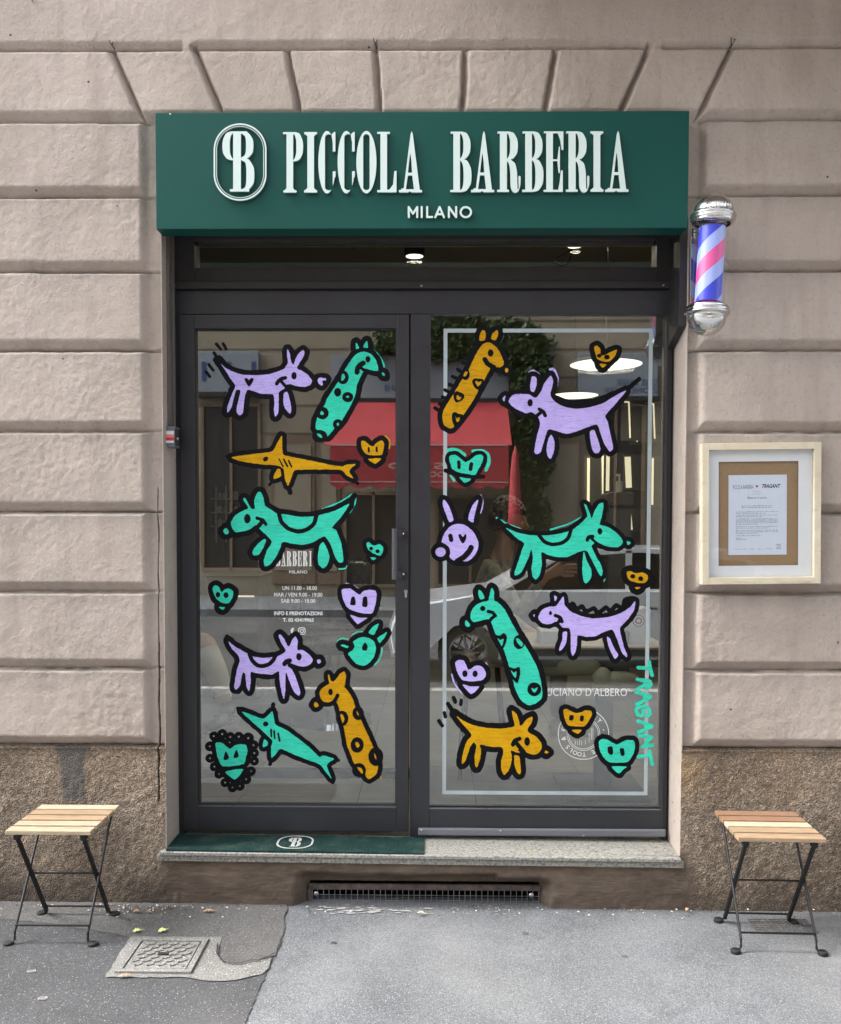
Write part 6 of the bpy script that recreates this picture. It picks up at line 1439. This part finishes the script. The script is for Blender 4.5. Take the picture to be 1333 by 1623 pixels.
# the seated man on the right: profile, looking right, one hand raised, legs crossed
bx_, by_ = atp(770, 1000, 1.05).x, 1.30
stool_in(bx_, by_, 'bar stool under the seated person behind the rabbit painting')
pr = thing('person', 'seated person with curly hair, patterned shirt and khaki trousers, one hand raised behind the window', 'person', (bx_, by_, IZ0+.66))
hc = atp(808, 828, 1.25); hx, hz = hc.x-bx_, hc.z-(IZ0+.66)
hnd = atp(892, 905, 1.0); ha = Vector((hnd.x-bx_, 1.0-by_, hnd.z-(IZ0+.66)))
kn = atp(862, 1062, .80); kx, kz = kn.x-bx_, kn.z-(IZ0+.66); ft = atp(975, 1066, .70); fx_, fz_ = ft.x-bx_, ft.z-(IZ0+.66)
N = {'pel': (0, 0, .09, .125), 'bel': (.01, 0, .22, .125), 'che': (.03, 0, .40, .135), 'nb': (hx*.62, 0, .52, .075), 'neck': (hx*.8, 0, hz-.16, .055), 'skull': (hx*.95, 0, hz-.05, .062),
     'ls': (.04, -.16, .48, .062), 'le': (.18, -.26, .28, .045), 'lw': (ha.x-.10, ha.y-.0, ha.z-.03, .030),
     'rs': (.04, .16, .48, .062), 're': (.10, .24, .24, .045), 'rw': (.28, .12, .12, .030),
     'lh': (.04, -.09, .07, .095), 'lk': (kx, .80-by_+.05, kz+.02, .065), 'la': (fx_-.06, .72-by_, fz_+.02, .040),
     'rh': (.04, .09, .07, .095), 'rk': (.44, .06, .06, .065), 'ra': (.42, .02, -.36, .042)}
E_ = [('pel','bel'),('bel','che'),('che','nb'),('nb','neck'),('neck','skull'),('che','ls'),('ls','le'),('le','lw'),('che','rs'),('rs','re'),('re','rw'),('pel','lh'),('lh','lk'),('lk','la'),('pel','rh'),('rh','rk'),('rk','ra')]
hand(N, E_, 'lw', (ha.x-.03, ha.y, ha.z), (1, 0, .05), (.1, 0, 1), 1.0, 'a'); hand(N, E_, 'rw', (.34, .11, .10), (1, 0, -.1), (0, -1, .3), 1.0, 'b')
wl = Vector(N['lw'][:3]); wr = Vector(N['rw'][:3])
def zones(c):
    if c.z > hz-.20 and abs(c.y) < .1: return 0
    if (c-wl).length < .05 or c.x > wl.x+.0 and c.z > ha.z-.12 and c.y < -.05 and c.x > ha.x-.12: return 0
    if (c-wr).length < .04 or (c.x > .29 and abs(c.z-.10) < .06 and c.y > .0 and c.x > .30 and c.z > .05 and c.y < .2 and c.x < .6 and False): return 0
    if c.z > .13: return 1
    return 2
skin_body('body', N, E_, pr, zones, [M['skin'], M['pattern_cloth'], M['khaki']])
head_parts(pr, (hx, 0, hz), (1, -.25, -.1), M['hair'])
for nm_, c, d in (('la', Vector(N['la'][:3]), Vector((1, 0, -.1))), ('ra', Vector(N['ra'][:3]), Vector((1, -.1, -.05)))):
    mb = MB(); a = c+Vector((.0, 0, -.045)); mb.sphere(a+d*.085, .045, (2.3, .95, .85), 16); mb.sphere(a, .05, (1, .95, 1.0), 14); mb.box(a+Vector((-.05, -.042, -.050)), a+Vector((.19, .042, -.034)), .012); mb.build('sneaker', M['shoe_white'], pr, auto=60)
# the seated person at the left edge: cream trousers, bare ankle, dark loafer
lx, ly = atp(262, 1050, 1.0).x, 1.05
stool_in(lx, ly, 'bar stool under the person in cream trousers at the left edge')
pl_ = thing('person', 'seated person in cream trousers and dark loafers, mostly hidden behind the left door frame', 'person', (lx, ly, IZ0+.66))
def rel(px, py, Y): p = atp(px, py, Y); return (p.x-lx, Y-ly, p.z-(IZ0+.66))
k1 = rel(322, 1022, .72); a1 = rel(358, 1118, .62)
N = {'pel': (0, 0, .09, .13), 'bel': (0, .0, .22, .125), 'che': (0, .0, .40, .135), 'nb': (0, 0, .53, .07), 'neck': (0, 0, .60, .055), 'skull': (0, -.01, .68, .062),
     'ls': (.16, 0, .48, .06), 'le': (.21, -.12, .27, .045), 'lw': (.17, -.30, .20, .030), 'rs': (-.16, 0, .48, .06), 're': (-.22, -.10, .27, .045), 'rw': (-.10, -.26, .17, .030),
     'lh': (.08, -.02, .07, .10), 'lk': (*k1, .074), 'lc': (k1[0]*.4+a1[0]*.6+.012, k1[1]*.4+a1[1]*.6, k1[2]*.45+a1[2]*.55, .058), 'la': (*a1, .036),
     'rh': (-.08, -.02, .07, .10), 'rk': (-.02, -.42, .06, .07), 'ra': (.02, -.40, -.38, .04)}
E_ = [('pel','bel'),('bel','che'),('che','nb'),('nb','neck'),('neck','skull'),('che','ls'),('ls','le'),('le','lw'),('che','rs'),('rs','re'),('re','rw'),('pel','lh'),('lh','lk'),('lk','lc'),('lc','la'),('pel','rh'),('rh','rk'),('rk','ra')]
hand(N, E_, 'lw', (.13, -.35, .19), (-.6, -.6, 0), (.4, -.4, .5), 1.0, 'a'); hand(N, E_, 'rw', (-.04, -.30, .17), (.7, -.4, 0), (.3, -.5, .5), 1.0, 'b')
def zones2(c):
    if c.z > .58: return 0
    if (c-Vector(a1)).length < .055 or c.z < a1[2]-.0 and c.y < a1[1]+.08 and c.x > a1[0]-.06 and c.z > a1[2]-.05: return 0
    if c.z > .14 and c.y < -.27 and c.z < .26: return 0
    if c.z > .14: return 1
    return 2
skin_body('body', N, E_, pl_, zones2, [M['skin'], M['denim'], M['cream_cloth']])
head_parts(pl_, (0, -.02, .76), (.7, -.7, 0), M['hair'], False)
for c, d in ((Vector(a1), Vector((-.35, -.9, -.25))), (Vector((.02, -.42, -.46)), Vector((.2, -1, 0)))):
    mb = MB(); a = c+Vector((0, 0, -.04)); R_ = d.to_track_quat('X', 'Z').to_matrix().to_4x4(); R_.translation = a
    mb.sphere((.07, 0, -.01), .042, (2.2, .95, .65), 16); mb.sphere((-.01, 0, 0), .043, (1.1, .9, .8), 14); mb.box((-.05, -.038, -.042), (.155, .038, -.030), .008); mb.box((.055, -.02, .012), (.075, .02, .022), .003)
    for v in mb.bm.verts: v.co = R_ @ v.co
    mb.build('loafer', M['shoe_black'], pl_, auto=60)
# ================================================================== the other side of the street (seen in the glass)
M['stone_far'] = simple('beige_render', (.26, .222, .165), .85, var=.15, scale=1.2); M['brown_far'] = simple('brown_render', (.18, .128, .09), .85, var=.15, scale=1.2); M['shop_dark'] = simple('dark_shop_opening', (.025, .022, .02), .4)
M['awning'] = simple('red_canvas', (.31, .026, .032), .8, var=.12, scale=3); M['awning_trim'] = simple('pale_seam', (.45, .3, .27), .8); M['board_blue'] = simple('pale_blue_board', (.21, .24, .27), .5, var=.05, scale=3); M['navy'] = simple('navy_letter', (.03, .05, .16), .6)
M['pale_panel'] = simple('pale_panel', (.3, .29, .26), .7)
RY = -16.0; GLY = .21
def R(px, py, Y=RY):
    """a point on the plane y=Y that the glass reflects at this pixel"""
    D_ = GLY + (GLY-Y); q = at(px, py, D_); return Vector((q.x, Y, q.z))
ob_ = thing('opposite_building', 'beige rendered shop building across the street, reflected in the glass', 'building')
mb = MB(); mb.box((-16, RY-.6, -.16), (16, RY-.01, 12)); mb.build('wall', M['stone_far'], ob_)
mb = MB()
for z in np.arange(3.6, 12, .62): mb.box((-15.9, RY-.008, z), (15.9, RY+.004, z+.03))
a = R(300, 560); b = R(640, 700); mb.build('joint_line', M['brown_far'], ob_)
for (xa_, ya_, xb2, yb2) in ((318, 640, 415, 905), (545, 780, 640, 930), (690, 785, 800, 930), (930, 640, 1020, 900)):
    a = R(xa_, ya_); b = R(xb2, yb2); mb = MB(); mb.box((a.x, RY-.005, max(-.1, b.z)), (b.x, RY+.012, a.z)); w_ = mb.build('shop_opening', M['shop_dark'], ob_)
    mb = MB(); frame_bars(mb, min(a.x, b.x), max(a.x, b.x), max(-.1, b.z), a.z, .07, RY, RY+.05, 0); mb.box(((a.x+b.x)/2-.03, RY, max(-.1, b.z)), ((a.x+b.x)/2+.03, RY+.05, a.z)); mb.build('opening_frame', M['brown_far'], ob_)
for (xa_, xb2) in ((430, 500), (505, 540), (830, 920)):
    a = R(xa_, 690); b = R(xb2, 925); mb = MB(); mb.box((a.x, RY-.005, b.z), (b.x, RY+.03, a.z), .0); mb.build('pilaster', M['brown_far'], ob_)
    mb = MB(); mb.box((a.x+.08, RY+.03, b.z+.3), (b.x-.08, RY+.045, a.z-.2)); mb.build('panel', M['stone_far'], ob_)
for zz in (6.5, 9.7):
    for xx in np.arange(-13, 14, 2.9):
        mb = MB(); mb.box((xx-.55, RY-.004, zz), (xx+.55, RY+.02, zz+2.0)); wf = mb.build('window', M['shop_dark'], ob_); mb = MB(); frame_bars(mb, xx-.68, xx+.68, zz-.12, zz+2.12, .13, RY, RY+.06, 0); mb.build('window_frame', M['pale_panel'], wf)
def rtext(body, A, B, Y, mat, parent, nm='lettering'):
    me = text_mesh(body, 1, .0, 'LEFT'); V = np.empty(len(me.vertices)*3); me.vertices.foreach_get('co', V); V = V.reshape(-1, 3); a_, b_ = V.min(0), V.max(0)
    U = np.empty_like(V); U[:,0] = B.x-(V[:,0]-a_[0])/(b_[0]-a_[0])*(B.x-A.x); U[:,1] = Y; U[:,2] = B.z+(V[:,1]-a_[1])/(b_[1]-a_[1])*(A.z-B.z); me.vertices.foreach_set('co', U.ravel()); return link(nm, me, mat, parent)
def board(x0_, y0_, x1_, y1_, lab, texts):
    a = R(x0_, y0_); b = R(x1_, y1_); t = thing('shop_board', lab, 'sign', group='signs over the shops across the street'); mb = MB(); mb.box((a.x, RY+.02, b.z), (b.x, RY+.16, a.z), .01); mb.build('board', M['board_blue'], t)
    mb = MB(); mb.box((a.x-.04, RY+.02, b.z-.10), (b.x+.04, RY+.19, b.z-.005)); mb.build('trim', M['shop_dark'], t)
    for (s_, u0, v0, u1, v1) in texts: rtext(s_, R(u0, v0), R(u1, v1), RY+.165, M['navy'], t)
    rebase(t, ((a.x+b.x)/2, RY+.1, b.z))
board(308, 558, 412, 623, 'pale blue shop board with dark letters reflected top left', [('I I I', 322, 575, 408, 605)])
board(527, 566, 805, 633, 'pale shop board with blue letters above the red awning', [('98', 610, 612, 630, 622)])
board(915, 562, 1040, 630, 'pale blue shop board reading ONE LASER reflected top right', [('ONE LASER', 975, 603, 1040, 613), ('ZIONE LASER', 955, 616, 1040, 625)])
# red awning with a scalloped valance
aw = thing('awning', 'red canvas awning with a scalloped valance across the street', 'awning'); AY = RY+1.5
a0 = R(527, 636, RY+.15); a1_ = R(803, 636, RY+.15); b0 = R(524, 705, AY); b1 = R(806, 705, AY); c0_ = R(524, 768, AY); c1_ = R(806, 768, AY)
mb = MB(); nS = 24
mb.prism([(a0.x, RY+.15, a0.z), (a0.x, AY, b0.z), (a0.x, AY, b0.z-.015), (a0.x, RY+.15, a0.z-.015)], (a1_.x-a0.x, 0, 0)); mb.build('canopy', M['awning'], aw)
mb = MB(); wv = (b1.x-b0.x)
pts = [(b0.x, AY+.002, b0.z-.002)]; bot = []
for i in range(0, 91): u = i/90; bot.append((b0.x+wv*u, AY+.002, c0_.z-.09*abs(sin(u*pi*9))))
mb.prism(bot+[(b1.x, AY+.002, b0.z-.002), (b0.x, AY+.002, b0.z-.002)], (0, .012, 0)); mb.build('valance', M['awning'], aw)
mb = MB(); mb.box((b0.x, AY+.014, b0.z-.02), (b1.x, AY+.02, b0.z+.01)); mb.box((b0.x, AY+.0142, c0_.z+.04), (b1.x, AY+.0202, c0_.z+.06)); mb.build('seam', M['awning_trim'], aw)
for s_, x0_, x1_, y0_, y1_ in (('asino', 615, 730, 730, 744), ('ooooo', 640, 705, 748, 757)):
    o = rtext(s_, R(x0_, y0_, AY), R(x1_, y1_, AY), AY+.016, M['awning_trim'], aw)
rebase(aw, ((b0.x+b1.x)/2, RY+.2, b0.z))
# climbing ivy: many small leaves through an uneven mass
M['ivy'] = NM('ivy_leaf', .5, (.03, .06, .02)); M['ivy'].color(M['ivy'].ramp(M['ivy'].noise(2.5, 4), [(.3, (.018, .04, .014)), (.7, (.075, .13, .035))])); M['ivy'] = M['ivy'].m
rv = np.random.RandomState(4); vs = []; fs = []
def leafcloud(cx, cz, rx, rz, n, yr=.35):
    for _ in range(n):
        a_ = rv.rand()*2*pi; r_ = sqrt(rv.rand()); x = cx+rx*r_*cos(a_)*(1+.3*rv.randn()*.5); z = cz+rz*r_*sin(a_)*(1+.25*rv.randn()*.5); y = RY+.06+rv.rand()*yr; s = .05+.06*rv.rand()
        n1 = Vector(rv.randn(3)).normalized(); t1 = n1.orthogonal().normalized(); t2 = n1.cross(t1); p = Vector((x, y, z)); k = len(vs)
        vs.extend([tuple(p+t1*s), tuple(p+t2*s*.6), tuple(p-t1*s), tuple(p-t2*s*.6)]); fs.append((k, k+1, k+2, k+3))
for (px, py, rx, rz, n) in ((640, 540, 38, 22, 2200), (720, 530, 60, 26, 3500), (800, 550, 60, 36, 4200), (845, 620, 30, 60, 4200), (840, 720, 30, 60, 4200), (838, 830, 28, 60, 3600), (700, 560, 45, 14, 1500), (590, 560, 22, 9, 600)):
    c = R(px, py); sc_ = abs(R(px+1, py).x-R(px, py).x); leafcloud(c.x, c.z, rx*sc_, rz*sc_, n)
me = bpy.data.meshes.new('foliage'); me.from_pydata(vs, [], fs); iv = thing('climbing_ivy', 'dark green ivy hanging over the shop front across the street', 'climbing plant', (R(840, 900).x, RY+.1, 0)); o = link('foliage', me, M['ivy'], iv); o.matrix_parent_inverse = Matrix.Translation(-iv.location)
mb = MB(); mb.path([(.0, 0, 0), (.05, .05, 1.5), (-.08, .06, 3.2), (.02, .05, 5.0)], [.07, .05, .04, .02], 8); mb.build('stem', M['brown_far'], iv, True)
# folded red parasol
p = R(816, 800, RY+2); t = thing('parasol', 'folded red parasol beside the awning across the street', 'parasol', (p.x, RY+2, -.02)); mb = MB(); mb.tube((0, 0, 0), (0, 0, 3.1), .03); mb.build('pole', M['black_steel'], t)
mb = MB(); mb.lathe([(0, 3.2), (.06, 3.0), (.10, 2.6), (.13, 1.9), (.17, 1.35), (.05, 1.33)], 14); mb.build('canopy', M['awning'], t, True)
# parked car facing the shop, its near side reflected low in the window
CY = -5.75
M['car_paint'] = NM('silver_grey_car_paint', .28, (.66, .69, .73), .2); M['car_paint'].b.inputs['Coat Weight'].default_value = .8; M['car_paint'] = M['car_paint'].m
M['tyre'] = simple('tyre', (.02, .02, .02), .8); M['rim'] = NM('alloy_rim', .3, (.35, .35, .36), 1.0).m; M['car_glass'] = thin_glass('car_window', (.25, .28, .28), .10)
def CR(px, py): return R(px, py, CY)
whl = CR(742, 1040); wz = .17; r_w = .335; gz = -.16
car = thing('parked_car', 'silver grey car parked at the kerb opposite the window, seen in the glass', 'car', (whl.x, CY-.9, gz))
# side profile: x towards the rear, heights above the road
def prof(pts): return pts
low = [(-.85, .28), (-.90, .55), (-.82, .80), (-.45, .92), (.35, 1.02), (3.45, 1.06), (3.62, .95), (3.66, .45), (3.60, .28), (3.10, .26), (3.02, .50), (2.80, .68), (2.60, .70), (2.40, .68), (2.18, .50), (2.10, .26), (.45, .26), (.37, .50), (.18, .68), (0, .71), (-.18, .68), (-.37, .50), (-.45, .26)]
mb = MB(); mb.prism([(x, .90, z) for x, z in low], (0, -1.76, 0)); bmesh.ops.bevel(mb.bm, geom=[e for e in mb.bm.edges if len(e.link_faces) == 2 and abs(e.verts[0].co.y-e.verts[1].co.y) < .01], offset=.05, segments=3, affect='EDGES')
mb.build('body', M['car_paint'], car, auto=35)
cab = [(.30, 1.02), (1.05, 1.44), (1.9, 1.50), (2.9, 1.42), (3.45, 1.06)]
mb = MB()
for (xa_, za_), (xb2, zb2) in zip(cab, cab[1:]):
    mb.prism([(xa_, .80, za_-.05), (xb2, .80, zb2-.05), (xb2, .80, zb2), (xa_, .80, za_)], (0, -1.56, 0))
for x in (.34, 1.75, 3.0):
    zt2 = np.interp(x, [c[0] for c in cab], [c[1] for c in cab])
    for yy in (.80, -.72): mb.box((x, yy-.04, 1.0), (x+.07, yy+.0, zt2-.02))
mb.box((1.0, -.75, 1.44), (2.9, .79, 1.50), .02); mb.build('roof', M['car_paint'], car)
mb = MB(); mb.prism([(x, .775, z-.03) for x, z in cab[:1]]+[(x, .775, z-.04) for x, z in cab[1:-1]]+[(3.4, .775, 1.05)], (0, .006, 0)); mb.prism([(x, -.72, z-.03) for x, z in cab], (0, .006, 0)); mb.build('window', M['car_glass'], car)
mb = MB(); mb.box((.5, -.65, .3), (3.0, .65, .72)); mb.box((1.5, -.6, .6), (1.7, .6, 1.25), .06); mb.build('seat', M['shop_dark'], car)
for wx in (0, 2.6):
    for wy in (.80, -.78):
        s_ = 1 if wy > 0 else -1
        mb = MB(); mb.lathe([(.20, -.10), (.31, -.10), (r_w, -.07), (r_w, .05), (.31, .08), (.22, .085)], 40, (wx, wy, r_w), (0, s_, 0)); w_ = mb.build('wheel', M['tyre'], car, auto=40)
        mb = MB(); mb.lathe([(.225, .075), (.205, .085), (.195, .04), (.195, -.05)], 40, (wx, wy, r_w), (0, s_, 0)); mb.lathe([(0, .07), (.04, .07), (.05, .05)], 20, (wx, wy, r_w), (0, s_, 0))
        for k_i in range(10):
            a_ = 2*pi*k_i/10; mb.tube((wx+.03*cos(a_), wy+s_*.06, r_w+.03*sin(a_)), (wx+.205*cos(a_), wy+s_*.07, r_w+.205*sin(a_)), .014, .010, 8)
        mb.build('rim', M['rim'], w_, auto=40)
mb = MB(); mb.box((.72, .882, .80), (.90, .905, .83), .008); mb.box((1.9, .882, .82), (2.08, .905, .85), .008); mb.build('door_handle', M['chrome'], car)
mb = MB(); mb.box((.44, .889, .30), (2.12, .903, .40), .006); mb.build('side_trim', M['rubber'], car)
# a second car parked further left so the street is not empty in the door glass
